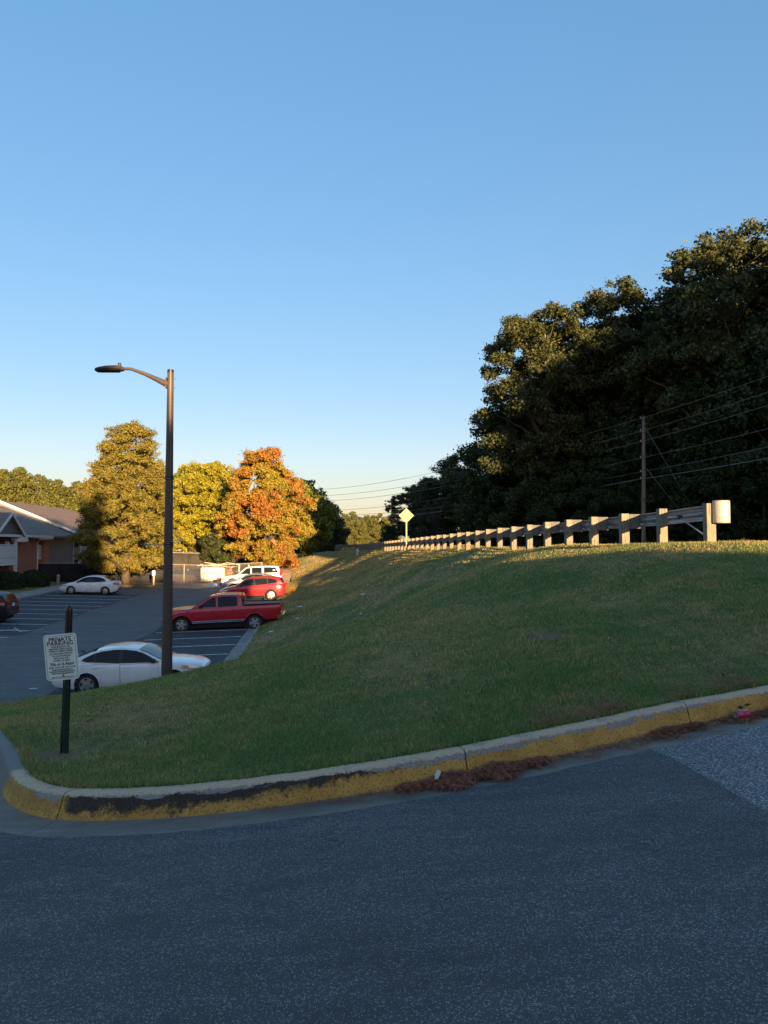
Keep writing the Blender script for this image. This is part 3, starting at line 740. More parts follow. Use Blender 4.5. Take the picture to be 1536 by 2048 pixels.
for a, e in sec:
    b = MB(); rows = []
    for sd in np.linspace(a, e + 0.12, 5):
        p, t, nrm = rpos(float(sd)); z = float(road_z(p[1])) + 0.62 + 0.0005 * (1 if a else 0); o = beam_off(float(sd)) + (0.004 if sd < a + 0.2 else 0)
        rows.append([(p[0] + nrm[0] * (o + d), p[1] + nrm[1] * (o + d), z + h) for h, d in W])
    b.grid(rows); ob = b.build('rail_beam', 'galv', rail, 25, True)
    md = ob.modifiers.new('thickness', 'SOLIDIFY'); md.thickness = 0.004; md.offset = 0
# curved end plate wrapping round the first post
p, t, nrm = rpos(0.0); z0 = float(road_z(p[1])); b = MB(); rows = []
for zz in (0.40, 0.42, 0.62, 0.82, 0.845):
    row = []
    for k in range(15):
        a = PI * (k / 14) - 0.15 * 0; r_ = 0.165 - (0.006 if zz in (0.40, 0.845) else 0)
        q = p + nrm * (0.165 - r_ * math.cos(a)) - t * (0.13 + r_ * 1.0 * math.sin(a)); row.append((q[0], q[1], z0 + zz))
    q1 = p + nrm * 0.0 - t * 0.10; q2 = p + nrm * 0.33 + t * 0.25
    rows.append([(q1[0], q1[1], z0 + zz)] + row + [(q2[0], q2[1], z0 + zz)])
b.grid(rows); ob = b.build('end_plate', 'galv_bright', rail, 40, True); md = ob.modifiers.new('thickness', 'SOLIDIFY'); md.thickness = 0.006
# brace from the foot of the first post to the beam
p0, t0, n0 = rpos(0.12); p1, t1, n1 = rpos(1.15)
a = Vector((p0[0] + n0[0] * 0.05, p0[1] + n0[1] * 0.05, z0 + 0.10)); e = Vector((p1[0] - n1[0] * 0.0, p1[1], z0 + 0.56))
MB().tube([a, e], 0.016, 8).build('brace', 'galv', rail, 40, True)
MB().box(e, (0.09, 0.10, 0.09)).build('brace_anchor', 'black_trim', rail, None, True)

# ------------------------------------------------------------------ street lamp
foot = at(331, 1360, 16.5); top = at(343.5, 742, 16.5)
lx = (foot.x + top.x) / 2; foot.x = lx; foot.z = bz(lx, 16.5); hp = top.z - foot.z
lamp = thing('street_lamp', 'tall bronze street lamp with one curved arm standing on the grass slope', 'street lamp', foot)
MB().tube([(0, 0, -0.3), (0, 0, 0), (0, 0, hp * 0.5), (0, 0, hp - 0.04)], [0.125, 0.122, 0.095, 0.070], 24).build('pole', 'bronze', lamp, 40)
MB().lathe([(0.073, hp - 0.04), (0.073, hp + 0.02), (0.06, hp + 0.03), (0.0, hp + 0.032)], 20).build('pole_cap', 'black_trim', lamp, 40)
MB().lathe([(0.17, -0.1), (0.17, 0.02), (0.15, 0.05), (0.125, 0.06)], 20).build('base_ring', 'bronze', lamp, 40)
head_end = (at(245, 737, 16.5) - foot); arm_in = (at(333, 768, 16.5) - foot); mid1 = (at(290, 748, 16.5) - foot); mid2 = (at(262, 738, 16.5) - foot); mid0 = (at(312, 758, 16.5) - foot)
MB().tube([(-0.04, 0, arm_in.z - 0.02), arm_in, mid0, mid1, mid2, (head_end.x - 0.06, 0, head_end.z)], [0.085, 0.078, 0.058, 0.044, 0.035, 0.033], 12).build('arm', 'bronze', lamp, 40)
MB().box((-0.088, 0, arm_in.z + 0.02), (0.03, 0.13, 0.24)).build('arm_plate', 'bronze', lamp)
for dz in (0.12, -0.09): MB().tube([(0.05, 0, arm_in.z + dz), (0.115, 0, arm_in.z + dz)], 0.012, 8).build('bolt', 'galv', lamp)
hx = head_end.x; hz = head_end.z - 0.02
b = MB(); rows = []
for t, w, th, dz in ((0, 0.05, 0.05, 0.01), (0.05, 0.13, 0.085, 0.015), (0.16, 0.165, 0.10, 0.01), (0.38, 0.17, 0.095, 0.0), (0.56, 0.15, 0.06, -0.01), (0.63, 0.11, 0.03, -0.012)):
    x = hx + 0.03 - t
    rows.append([(x, -w, hz + dz - 0.01), (x, -w * 0.85, hz + dz + th * 0.55), (x, 0, hz + dz + th * 0.7), (x, w * 0.85, hz + dz + th * 0.55), (x, w, hz + dz - 0.01), (x, w * 0.8, hz + dz - 0.04), (x, -w * 0.8, hz + dz - 0.04), (x, -w, hz + dz - 0.01)])
b.grid(rows); b.f.append(tuple(range(7))); b.f.append(tuple(5 * 8 + k for k in reversed(range(7)))); hd = b.build('lamp_head', 'bronze', lamp, 35)
MB().box((hx - 0.30, 0, hz - 0.044), (0.42, 0.24, 0.012)).build('lens', 'void', hd)
MB().lathe([(0.03, 0.0), (0.04, 0.02), (0.04, 0.08), (0.032, 0.09), (0, 0.09)], 12, (hx - 0.07, 0, hz + 0.06)).build('photocell', 'bronze', hd, 40)
for py in (955, 1089):
    zc = at(335, py, 16.5).z - foot.z; rad = float(np.interp(zc / hp, [0, 0.5, 1], [0.122, 0.095, 0.07]))
    br = MB().lathe([(rad + 0.003, zc - 0.05), (rad + 0.012, zc - 0.045), (rad + 0.012, zc + 0.045), (rad + 0.003, zc + 0.05)], 20, caps=False).build('banner_bracket', 'black_trim', lamp, 40)
    MB().tube([(-rad - 0.02, 0, zc), (-0.62, -0.02, zc + 0.004)], 0.009, 8).build('banner_rod', 'galv', br)
    for dz in (-0.03, 0.03): MB().box((0.01, -rad - 0.012, zc + dz), (0.09, 0.012, 0.012)).build('clamp_band', 'galv', br)

# ------------------------------------------------------------------ private parking sign
sb = at(130, 1508, 6.5); sb.z = bz(sb.x, 6.5)
sign = thing('parking_sign', 'white private parking sign bolted to a leaning black round-topped post in the grass', 'sign', sb, R(-4))
tp = at(138.5, 1210, 6.5) - sb; lean = tp.x / tp.z; hp = tp.z
ax = lambda z, dx=0, dy=0: (lean * z + dx, dy, z)
MB().tube([ax(-0.2, -0.006), ax(0.0, -0.006), ax(0.12, -0.006), ax(hp * 0.6), ax(hp - 0.05), ax(hp - 0.028), ax(hp - 0.012), ax(hp - 0.002), ax(hp)], [0.036, 0.036, 0.035, 0.031, 0.031, 0.029, 0.023, 0.012, 0.002], 18).build('post', 'black_plastic', sign, 50)
b = MB()
b.bar(ax(-0.2, 0.014, -0.040), ax(hp * 0.82, 0.004, -0.036), 0.008, 0.030); b.bar(ax(-0.2, 0.033, -0.030), ax(hp * 0.82, 0.021, -0.03), 0.014, 0.006); b.bar(ax(-0.2, -0.004, -0.030), ax(hp * 0.82, -0.012, -0.03), 0.014, 0.006)
b.build('channel_post', 'green_steel', sign)
pc = at(123.5, 1314, 6.44) - sb; PW, PH, PR = 0.295, 0.405, 0.03
def rrect(w, h, r, n=6):
    pts = []
    for cx_, cy_, a0 in ((w / 2 - r, h / 2 - r, 0), (-w / 2 + r, h / 2 - r, 90), (-w / 2 + r, -h / 2 + r, 180), (w / 2 - r, -h / 2 + r, 270)):
        for k in range(n + 1): a = R(a0 + 90 * k / n); pts.append((cx_ + r * math.cos(a), cy_ + r * math.sin(a)))
    return pts
panel = MB().prism([(x, 0, z) for x, z in rrect(PW, PH, PR)], (0, 0.003, 0)).build('sign_panel', 'sign_white', sign)
panel.location = (pc.x, pc.y, pc.z); panel.rotation_euler = (R(2), R(-5.2), R(3))
o1, o2 = rrect(PW - 0.026, PH - 0.026, PR - 0.008), rrect(PW - 0.032, PH - 0.032, PR - 0.010)
n = len(o1); MB().add([(x, -0.0012, z) for x, z in o1] + [(x, -0.0012, z) for x, z in o2], [(i, (i + 1) % n, n + (i + 1) % n, n + i) for i in range(n)]).build('border', 'ink_green', panel)
for zz in (0.150, -0.160): MB().lathe([(0.007, -0.006), (0.007, 0.001), (0, 0.001)], 10, (0.0 if zz > 0 else 0.005, 0, zz), 'Y').build('bolt', 'black_trim', panel)
def text(name, s, size, m, parent, loc, width=None, bold=0.0, rot=(PI / 2, 0, 0), align='CENTER', space=1.0):
    cu_ = bpy.data.curves.new(name, 'FONT'); cu_.body = s; cu_.size = size; cu_.align_x = align; cu_.align_y = 'CENTER'; cu_.offset = bold; cu_.space_character = space
    cu_.resolution_u = 3; cu_.extrude = 0.0004
    tmp = bpy.data.objects.new('tmp', cu_); COL.objects.link(tmp); bpy.context.view_layer.update()
    me = bpy.data.meshes.new_from_object(tmp.evaluated_get(bpy.context.evaluated_depsgraph_get()))
    bpy.data.objects.remove(tmp); me.materials.clear(); me.materials.append(M[m])
    xs = [v.co.x for v in me.vertices]
    if width:
        k = width / (max(xs) - min(xs))
        for v in me.vertices: v.co.x *= k
    o = link(name, me, parent); o.location = loc; o.rotation_euler = rot; return o
LINES = [('PRIVATE', 0.115, 0.050, 0.200, 'ink', 0.0006), ('PARKING', 0.205, 0.052, 0.230, 'ink', 0.0006), ('VEHICLES ILLEGALLY OR', 0.275, 0.019, 0.165, 'ink', 0.0002), ('IMPROPERLY PARKED WILL BE', 0.324, 0.019, 0.205, 'ink', 0.0002),
         ("TOWED AT OWNER'S EXPENSE!", 0.371, 0.019, 0.215, 'ink', 0.0002), ('S & J ROADSIDE SERVICES', 0.425, 0.020, 0.205, 'ink_green', 0.0002), ('165 NEWTON BRIDGE', 0.478, 0.020, 0.165, 'ink_green', 0.0002),
         ('INDUSTRIAL WAY', 0.528, 0.020, 0.135, 'ink_green', 0.0002), ('ATHENS, GA 30607', 0.578, 0.020, 0.150, 'ink_green', 0.0002), ('706-614-9664', 0.655, 0.038, 0.215, 'ink_green', 0.0006),
         ('MON - FRI 8-5 PM \u2022 SAT 8-1 PM', 0.725, 0.020, 0.230, 'ink', 0.0002), ('MINIMUM IMPOUND FEE $175', 0.775, 0.015, 0.185, 'ink', 0.0003), ('MAXIMUM STORAGE FEE $25 PER DAY', 0.815, 0.015, 0.228, 'ink', 0.0003),
         ('AFTER HOURS RELEASE FEE $25', 0.855, 0.015, 0.200, 'ink', 0.0003), ('CASH OR CERTIFIED FUNDS ONLY', 0.935, 0.013, 0.205, 'ink', 0.0001)]
for s, fr, size, w, m, bold in LINES: text('lettering', s, size, m, panel, (0, -0.0018, PH * (0.5 - fr)), w, bold)

# ------------------------------------------------------------------ diamond road sign seen from behind, hydrant, marker post
Yd = 47.0; db = at(813, 1080, Yd); db.z = float(road_z(Yd))
dia = thing('warning_sign', 'diamond road sign seen from its plain sunlit back, beyond the guard rail', 'road sign', db, R(6))
dc = at(813, 1031, Yd); hh = dc.z - db.z
MB().box((0, 0.02, (hh + 0.4) / 2 - 0.1), (0.07, 0.045, hh + 0.5)).build('post', 'alum', dia)
hw = 0.49
pn = MB().prism([(x, 0.05, hh + z) for x, z in ((0.05 - hw, 0.04), (-hw, 0), (0.05 - hw, -0.04), (-0.04, -hw + 0.05), (0, -hw), (0.04, -hw + 0.05), (hw - 0.05, -0.04), (hw, 0), (hw - 0.05, 0.04), (0.04, hw - 0.05), (0, hw), (-0.04, hw - 0.05))], (0, 0.004, 0)).build('panel', 'alum', dia)
hb = at(715, 1101, 80); hb.z = bz(hb.x, 80)
hyd = thing('fire_hydrant', 'small pale fire hydrant on the crest of the bank beside the far rail', 'hydrant', hb)
MB().lathe([(0.17, -0.1), (0.17, 0.06), (0.12, 0.08), (0.12, 0.48), (0.17, 0.50), (0.17, 0.54), (0.14, 0.58), (0.11, 0.66), (0.05, 0.72), (0.04, 0.77), (0, 0.78)], 16).build('barrel', 'hydrant', hyd, 40)
for sx in (-1, 1): MB().lathe([(0.0, 0.0), (0.07, 0.0), (0.07, 0.1), (0.0, 0.12)], 10, (sx * 0.10, 0, 0.42), 'X', False).build('outlet', 'hydrant', hyd, 40)
mb_ = at(740, 1088, 86); mb_ = Vector((mb_.x, 86, float(road_z(86))))
mk = tag(MB().lathe([(0.11, -0.3), (0.11, 1.15), (0.09, 1.2), (0, 1.22)], 12, mb_).build('marker_post', 'hydrant', None, 40), 'pale upright marker post standing alone behind the far end of the rail', 'post')

# ------------------------------------------------------------------ utility poles and wires
def upole(name, label, base, topz, r0, lean, arms, group):
    t = thing(name, label, 'utility pole', base, 0, group); h = topz - base[2]
    MB().tube([(0, 0, -0.5), (0, 0, 0), (lean * 0.5, 0, h * 0.5), (lean, 0, h)], [r0, r0, r0 * 0.85, r0 * 0.68], 12).build('shaft', 'pole_wood', t, 50)
    for z in arms:
        f_ = (z - base[2]) / h
        MB().tube([(lean * f_ - 0.12, -r0, z - base[2]), (lean * f_ - 0.26, -r0 - 0.05, z - base[2] + 0.02), (lean * f_ - 0.26, -r0 - 0.05, z - base[2] + 0.12)], 0.025, 6).build('insulator', 'steel_pipe', t)
    return t
A0 = Vector((16.1, 45, float(road_z(45)) + 0.1)); Bp = Vector((at(624, 1100, 118).x, 118, -0.3)); B2 = Vector((at(631, 1100, 124).x, 124, -0.3)); Cp = Vector((22.6, 18.0, 1.7))
AZ = [9.30, 8.50, 7.85, 6.84, 5.98, 5.54]; BZ = [10.2, 9.2, 8.4, 6.9, 6.2, 5.7]; CZ = [10.6, 9.9, 9.3, 8.0, 7.1, 6.4]
upole('utility_pole', 'weathered wooden utility pole in front of the dark trees on the right', A0, 9.45, 0.14, 0.12, AZ, 'utility poles along the road')
upole('utility_pole', 'taller thin utility pole beside the orange tree at the far end of the bank', Bp, at(624, 985, 118).z, 0.16, 0.0, BZ, 'utility poles along the road')
upole('utility_pole', 'shorter thin utility pole just right of its taller neighbour beyond the bank', B2, at(631, 1010, 124).z, 0.15, 0.0, [], 'utility poles along the road')
names = ['topmost', 'second from top', 'third from top', 'fourth from top', 'fifth from top', 'lowest']
for k in range(6):
    pts = []
    for (p, zp), (q, zq), sag in (((Bp, BZ[k]), (A0, AZ[k]), 1.0), ((A0, AZ[k]), (Cp, CZ[k]), 0.25)):
        for i in range(25):
            t = i / 24; w = p.lerp(q, t); pts.append(Vector((w.x - 0.2, w.y, zp + (zq - zp) * t - sag * 4 * t * (1 - t))))
    rads = [0.020 if q.y > 80 else (0.014 if q.y > 45 else 0.010) for q in pts]
    if k == 5: rads = [r * 1.7 for r in rads]
    o = MB().tube([p for i, p in enumerate(pts) if i != 25], [r for i, r in enumerate(rads) if i != 25], 5).build('power_line', 'wire')
    tag(o, names[k] + ' of the sagging wires strung between the utility poles', 'power line', 'wires strung along the road')
gp = A0 + Vector((0.1, 0, 0))
for z, dx, dy in ((9.0, 3.2, -2.5), (6.4, 2.9, -2.3)):
    o = MB().tube([gp + Vector((0, 0, z - A0.z)), gp + Vector((dx, dy, 0))], 0.010, 5).build('guy_wire', 'wire')
    tag(o, ('longer' if z > 8 else 'shorter') + ' slanting guy wire from the right utility pole down to the ground', 'guy wire', 'guy wires of the right pole')

# ------------------------------------------------------------------ cars
def ip(x, pts): return float(np.interp(x, [p[0] for p in pts], [p[1] for p in pts]))

def make_car(name, label, cat, loc, rz, sp, group='cars parked in the car park'):
    L, W_ = sp['L'], sp['W']; hl = L / 2; wr = sp['wr']; Ra = wr + sp.get('gap', 0.055)
    axles = sp['axles']; top, bot, roof = sp['top'], sp['bot'], sp['roof']
    car = thing(name, label, cat, loc, rz, group)
    nf, nr = sp.get('nose', 0.24), sp.get('tail', 0.16)
    def plan(x):
        tf = max(0, (x - (hl - 1.0)) / 1.0); tr = max(0, (-(hl - 0.8) - x) / 0.8)
        return 1 - nf * tf ** 2.4 - nr * tr ** 2.4
    lean = sp.get('lean', 0.36)
    def side(x, z):
        zt, zb = ip(x, top), ip(x, bot)
        if z <= zt:
            u = (z - zb) / max(0.05, zt - zb)
            fac = float(np.interp(u, [0, .12, .3, .55, .74, .80, .92, 1], [.935, .965, .985, 1, 1.0, .995, .972, .945]))
        else: fac = .945 - lean * (z - zt) / (W_ / 2)
        return W_ / 2 * plan(x) * fac
    xs = list(np.arange(-hl, hl + 0.001, 0.045)); xs[-1] = hl
    for a in axles:
        for s in (-1, 1): xs += [a + s * (Ra + 0.001), a + s * (Ra - 0.004), a + s * (Ra - 0.03), a + s * (Ra - 0.08)]
    xs = sorted(set(round(x, 4) for x in xs if -hl <= x <= hl))
    rows = []
    for x in xs:
        zt, zb = ip(x, top), ip(x, bot)
        for a in axles:
            if abs(x - a) < Ra: zb = max(zb, wr + math.sqrt(Ra * Ra - (x - a) ** 2))
        zb = min(zb, zt - 0.12); ys = side(x, zt - 0.0)
        r = [(0, zt + sp.get('crown', 0.035)), (ys * .5, zt + sp.get('crown', 0.035) * .8), (ys * .85, zt + .012), (ys * .97, zt - .006)]
        for k in range(9):
            z = zt - 0.03 + (zb - zt + 0.03) * k / 8; r.append((side(x, z), z))
        r.append((side(x, zb) * .93, zb)); r.append((0, zb))
        rows.append([(x, y, z) for y, z in r] + [(x, -y, z) for y, z in reversed(r[1:-1])])
    b = MB(); n = len(rows[0])
    for r in rows: b.v.extend(r)
    for i in range(len(rows) - 1):
        for k in range(n): b.f.append((i * n + k, i * n + (k + 1) % n, (i + 1) * n + (k + 1) % n, (i + 1) * n + k))
    b.f.append(tuple(range(n))); b.f.append(tuple((len(rows) - 1) * n + k for k in reversed(range(n))))
    # cabin
    g0, g1 = roof[-1][0], roof[0][0]; gx = sorted(set(list(np.linspace(g0, g1, 34)) + [p[0] for p in roof]))
    o = len(b.v); rows2 = []
    def rz_at(x): return max(ip(x, sorted(roof)), ip(x, top) - 0.01)
    def cab(x):
        bt = ip(x, top) - 0.03; r_ = max(rz_at(x), bt + 0.004); h = r_ - bt; e = min(0.07, 0.4 * h)
        return [(side(x, bt + 0.03) * 0.985, bt), (side(x, bt + max(.03, h * .5)), bt + h * .5), (side(x, r_ - e), r_ - e), (side(x, r_ - e) - e * 0.75, r_ - e * .22), (side(x, r_) * .6, r_ + .014), (0, r_ + .022)]
    for x in gx:
        c = cab(x); rows2.append([(x, y, z) for y, z in c] + [(x, -y, z) for y, z in reversed(c[:-1])])
    b.grid(rows2); m2 = len(rows2[0]); b.f.append(tuple(o + k for k in range(m2))); e_ = o + (len(rows2) - 1) * m2; b.f.append(tuple(e_ + k for k in reversed(range(m2))))
    body = b.build('body', sp['paint'], car, 38)
    # side panel mapped on the flank
    def flank(poly_rows, off, sgn):
        return [[(x, sgn * (side(x, z) + off), z) for x, z in r] for r in poly_rows]
    def quad(x0a, x0b, x1a, x1b, z0, z1, nx=8, nz=5):
        return [[((x0a + (x0b - x0a) * v) * (1 - u) + (x1a + (x1b - x1a) * v) * u, z0 + (z1 - z0) * v) for u in np.linspace(0, 1, nx)] for v in np.linspace(0, 1, nz)]
    for sgn in (1, -1):
        for poly in sp['dlo']:
            P3 = [(x, sgn * (side(x, z) + 0.003), z) for x, z in poly]; nn = len(P3)
            MB().add(P3 + [(x, y - sgn * 0.03, z) for x, y, z in P3], [tuple(range(nn))] + [(i, (i + 1) % nn, nn + (i + 1) % nn, nn + i) for i in range(nn)]).build('window_trim', sp.get('trim', 'black_trim'), car)
        for poly in sp['wins']:
            P3 = [(x, sgn * (side(x, z) + 0.0065), z) for x, z in poly]; nn = len(P3)
            MB().add(P3 + [(x, y - sgn * 0.03, z) for x, y, z in P3], [tuple(range(nn))] + [(i, (i + 1) % nn, nn + (i + 1) % nn, nn + i) for i in range(nn)]).build('side_window', 'glass', car)
        for d in sp['doors']:
            z0, z1 = d['z']; rows3 = []; rows4 = []
            nz = 9
            for v in np.linspace(0, 1, nz):
                z = z0 + (min(z1, 9) - z0) * v; xa, xb = d['x']
                if d.get('arch') is not None:
                    a = d['arch']; rr = Ra + 0.07
                    if z < wr + rr: xa = max(xa, a + math.sqrt(max(0, rr * rr - (z - wr) ** 2)))
                rows3.append([(xa + (xb - xa) * u, z) for u in np.linspace(0, 1, 10)])
                ex = 0.006; zz = z + (-ex if v == 0 else (ex if v == 1 else 0)); rows4.append([(xa - ex + (xb - xa + 2 * ex) * u, zz) for u in np.linspace(0, 1, 10)])
            MB().grid(flank(rows4, 0.0012, sgn)).build('door_seal', 'black_trim', car, 40)
            dr = MB().grid(flank(rows3, 0.0035, sgn)).build('door', sp['paint'], car, 40)
            hx_, hz_ = d['handle']; y = side(hx_, hz_) + 0.018
            MB().tube([(hx_ - 0.09, sgn * (y - 0.012), hz_), (hx_ - 0.07, sgn * (y + 0.006), hz_ + 0.002), (hx_ + 0.07, sgn * (y + 0.006), hz_ + 0.002), (hx_ + 0.09, sgn * (y - 0.012), hz_)], 0.014, 6).build('handle', sp.get('handle', sp['paint']), dr, 40)
        # mirror
        mx, mz = sp['mirror']; y = side(mx, mz) + 0.09
        mm = MB(); mm.lathe([(0.0, -0.10), (0.05, -0.09), (0.075, -0.03), (0.08, 0.05), (0.06, 0.10), (0, 0.105)], 12, (mx, sgn * y, mz), 'Y', False); mm.bar((mx + 0.01, sgn * (y - 0.05), mz - 0.05), (mx + 0.03, sgn * (side(mx, mz) - 0.05), mz - 0.07), 0.06, 0.03)
        mm.build('mirror', sp.get('mirror_mat', sp['paint']), car, 50)
        # lamps wrap the corners
        for key, nm, mt in (('head', 'headlight', 'lamp_lens'), ('tail_lamp', 'tail_light', 'red_lens')):
            xa, xb, za, zb2, zc, zd = sp[key]
            rr = [[(x, sgn * (side(x, z) + 0.006), z) for x, z in r] for r in [[(xa + (xb - xa) * u, (za + (zc - za) * u) * (1 - v) + (zb2 + (zd - zb2) * u) * v) for u in np.linspace(0, 1, 7)] for v in np.linspace(0, 1, 4)]]
            hl_ = MB().grid(rr).build(nm, mt, car, 40)
            if key == 'head':
                xm = xa + (xb - xa) * 0.12; x2 = xa + (xb - xa) * 0.35
                rr = [[(x, sgn * (side(x, z) + 0.009), z) for x, z in ((xm, za + (zb2 - za) * v), (x2, za + (zb2 - za) * v))] for v in (0.35, 0.75)]
                MB().grid(rr).build('indicator', 'amber', hl_)
            else:
                ex = -hl - 0.006; w0 = side(-hl + 0.001, (za + zb2) / 2)
                MB().box((ex, sgn * (w0 - 0.14), (zb2 + za) / 2 + 0.0), (0.02, 0.26, abs(zb2 - za))).build('lens', 'red_lens', hl_)
        # rocker and arch lips
        xa, xb = axles[1] + Ra + 0.03, axles[0] - Ra - 0.03
        MB().grid([[(x, sgn * (side(x, ip(x, bot) + h) + o_), ip(x, bot) + h) for x in np.linspace(xa, xb, 8)] for h, o_ in ((0.0, 0.004), (0.045, 0.010), (0.09, 0.008), (0.10, 0.0))]).build('sill', sp.get('sill', 'black_trim'), car, 40)
        for a in axles:
            pts = []
            for k in range(19):
                an = PI * (k / 18); x = a + (Ra + 0.006) * math.cos(an); z = wr + (Ra + 0.006) * math.sin(an)
                if z > ip(x, bot) + 0.02: pts.append((x, sgn * (side(x, z) + 0.0), z))
            MB().tube(pts, sp.get('lip', 0.014), 6).build('arch_lip', sp.get('lip_mat', sp['paint']), car, 60)
        for a in axles:
            ty = MB(); w = sp.get('tw', 0.215); yc = W_ / 2 - w / 2 - 0.03
            rr = sp.get('rim', wr - 0.115)
            ty.lathe([(rr, -w / 2 + 0.03), (rr + 0.02, -w / 2), (wr - 0.03, -w / 2 - 0.004), (wr - 0.008, -w / 2 + 0.02), (wr, -w / 2 + 0.05), (wr, w / 2 - 0.05), (wr - 0.008, w / 2 - 0.02), (wr - 0.03, w / 2 + 0.004), (rr + 0.02, w / 2), (rr, w / 2 - 0.03)], 32, (a, sgn * yc, wr), 'Y', False)
            wh = ty.build('wheel', 'tyre', car, 40)
            yo = sgn * (yc + w / 2 - 0.015)
            MB().lathe([(rr + 0.004, -0.10 * sgn), (rr + 0.004, 0.008 * sgn), (rr - 0.012, 0.010 * sgn), (rr - 0.02, -0.02 * sgn)], 32, (a, yo, wr), 'Y', False).build('rim', 'rim', wh, 40)
            MB().lathe([(0.0, -0.07 * sgn), (rr, -0.07 * sgn), (rr, -0.075 * sgn), (0, -0.076 * sgn)], 24, (a, yo, wr), 'Y', False).build('brake_disc', 'rim_dark', wh, 40)
            sk = MB(); ns = sp.get('spokes', 5); ph = rnd.uniform(0, 1.2); swd = sp.get('spw', 0.34)
            for k in range(ns):
                an = ph + 2 * PI * k / ns
                for (r0, r1, h0, h1) in ((0.03, rr - 0.005, swd * 0.055 / 0.34 * 1.0, 0.04 * swd / 0.34 + 0.012),):
                    d = Vector((math.cos(an), 0, math.sin(an))); e = Vector((-math.sin(an), 0, math.cos(an)))
                    c0 = Vector((a, yo, wr)); out = Vector((0, sgn, 0))
                    vs_ = [c0 + d * r0 - e * h0 + out * 0.006, c0 + d * r0 + e * h0 + out * 0.006, c0 + d * r1 + e * h1 - out * 0.004, c0 + d * r1 - e * h1 - out * 0.004]
                    sk.add(vs_ + [v - out * 0.04 for v in vs_], [(0, 1, 2, 3), (4, 7, 6, 5), (0, 4, 5, 1), (1, 5, 6, 2), (2, 6, 7, 3), (3, 7, 4, 0)])
            sk.lathe([(0.06, -0.03), (0.06, 0.0), (0.045, 0.014), (0, 0.016)] if sgn > 0 else [(0.06, 0.03), (0.06, 0.0), (0.045, -0.014), (0, -0.016)], 16, (a, yo, wr), 'Y', False)
            sk.build('spokes', 'rim', wh, 30)
    # screens
    def screen(xa, xb, nm):
        rows5 = []
        for x in np.linspace(xa, xb, 8):
            c = cab(x); r_ = rz_at(x); ym = c[2][0] - 0.055; rows5.append([(x, ym * t, r_ + .022 - .0135 * abs(t) ** 1.5 + 0.004) for t in np.linspace(-1, 1, 9)])
        MB().grid(rows5).build(nm, 'glass', car, 60)
    screen(*sp['wind'], 'windscreen')
    if sp.get('rear'): screen(*sp['rear'], 'rear_window')
    # underside, bumpers, grille, plate
    MB().box((0, 0, 0.36), (L - 0.5, W_ * 0.70, 0.36)).build('underbody', 'void', car)
    for a in axles: MB().box((a, 0, wr), (Ra * 2 + 0.1, W_ - 0.56, Ra * 1.6)).build('wheel_well', 'void', car)
    gz = sp.get('grille', (0.45, 0.62)); w0 = side(hl - 0.001, sum(gz) / 2)
    MB().box((hl + 0.004, 0, sum(gz) / 2), (0.03, w0 * 1.3, gz[1] - gz[0])).build('grille', 'black_trim', car)
    MB().box((hl - 0.01, 0, 0.33), (0.06, w0 * 1.5, 0.12)).build('lower_grille', 'black_trim', car)
    pzr = sp.get('plate_z', 0.85); MB().box((-hl - 0.012, 0, pzr), (0.012, 0.31, 0.155)).build('number_plate', 'plate', car)
    MB().box((-hl - 0.004, 0, ip(-hl, bot) + 0.09), (0.05, w0 * 1.5, 0.16)).build('rear_valance', 'black_trim', car)
    car['_'] = 0; del car['_']
    return car, side, body

SEDAN = dict(L=4.87, W=1.86, wr=0.335, rim=0.225, axles=(1.44, -1.30), paint='white_paint',
    top=[(-2.435, .80), (-2.40, 0.98), (-2.30, 1.055), (-2.0, 1.065), (-1.6, 1.055), (-1.0, 1.005), (0, .955), (.6, .945), (1.0, .96), (1.5, .935), (2.0, .87), (2.25, .80), (2.38, .71), (2.435, .58)],
    bot=[(-2.435, .40), (-2.3, .30), (-1.9, .22), (1.9, .19), (2.3, .22), (2.435, .30)],
    roof=[(1.22, .93), (.95, 1.09), (.55, 1.29), (.25, 1.395), (-.1, 1.45), (-.45, 1.462), (-.85, 1.43), (-1.2, 1.355), (-1.6, 1.21), (-2.02, 1.05)],
    dlo=[[(.98, .965), (.80, 1.08), (.48, 1.255), (.24, 1.335), (-.10, 1.385), (-.45, 1.395), (-.85, 1.36), (-1.12, 1.29), (-1.40, 1.165), (-1.47, 1.10), (-1.30, 1.055), (-.4, .985)]],
    wins=[[(.90, .985), (.76, 1.085), (.46, 1.245), (.22, 1.32), (-.10, 1.368), (-.17, 1.37), (-.20, .992)], [(-.30, 1.002), (-.27, 1.375), (-.50, 1.378), (-.86, 1.342), (-1.02, 1.30), (-1.03, 1.045)], [(-1.08, 1.05), (-1.07, 1.285), (-1.13, 1.268), (-1.37, 1.155), (-1.40, 1.10), (-1.28, 1.068)]],
    doors=[dict(x=(-.235, .96), z=(.34, .935), handle=(-.02, .84)), dict(x=(-1.42, -.255), z=(.34, .965), arch=-1.30, handle=(-.98, .87))],
    mirror=(.80, 1.02), mirror_mat='black_trim', head=(1.70, 2.34, .73, .845, .64, .755), tail_lamp=(-2.42, -2.02, .74, .98, .82, .98), wind=(.32, 1.16), rear=(-1.95, -1.05), plate_z=.72, grille=(.50, .66), lip=.012, spw=.42, sill='white_paint')
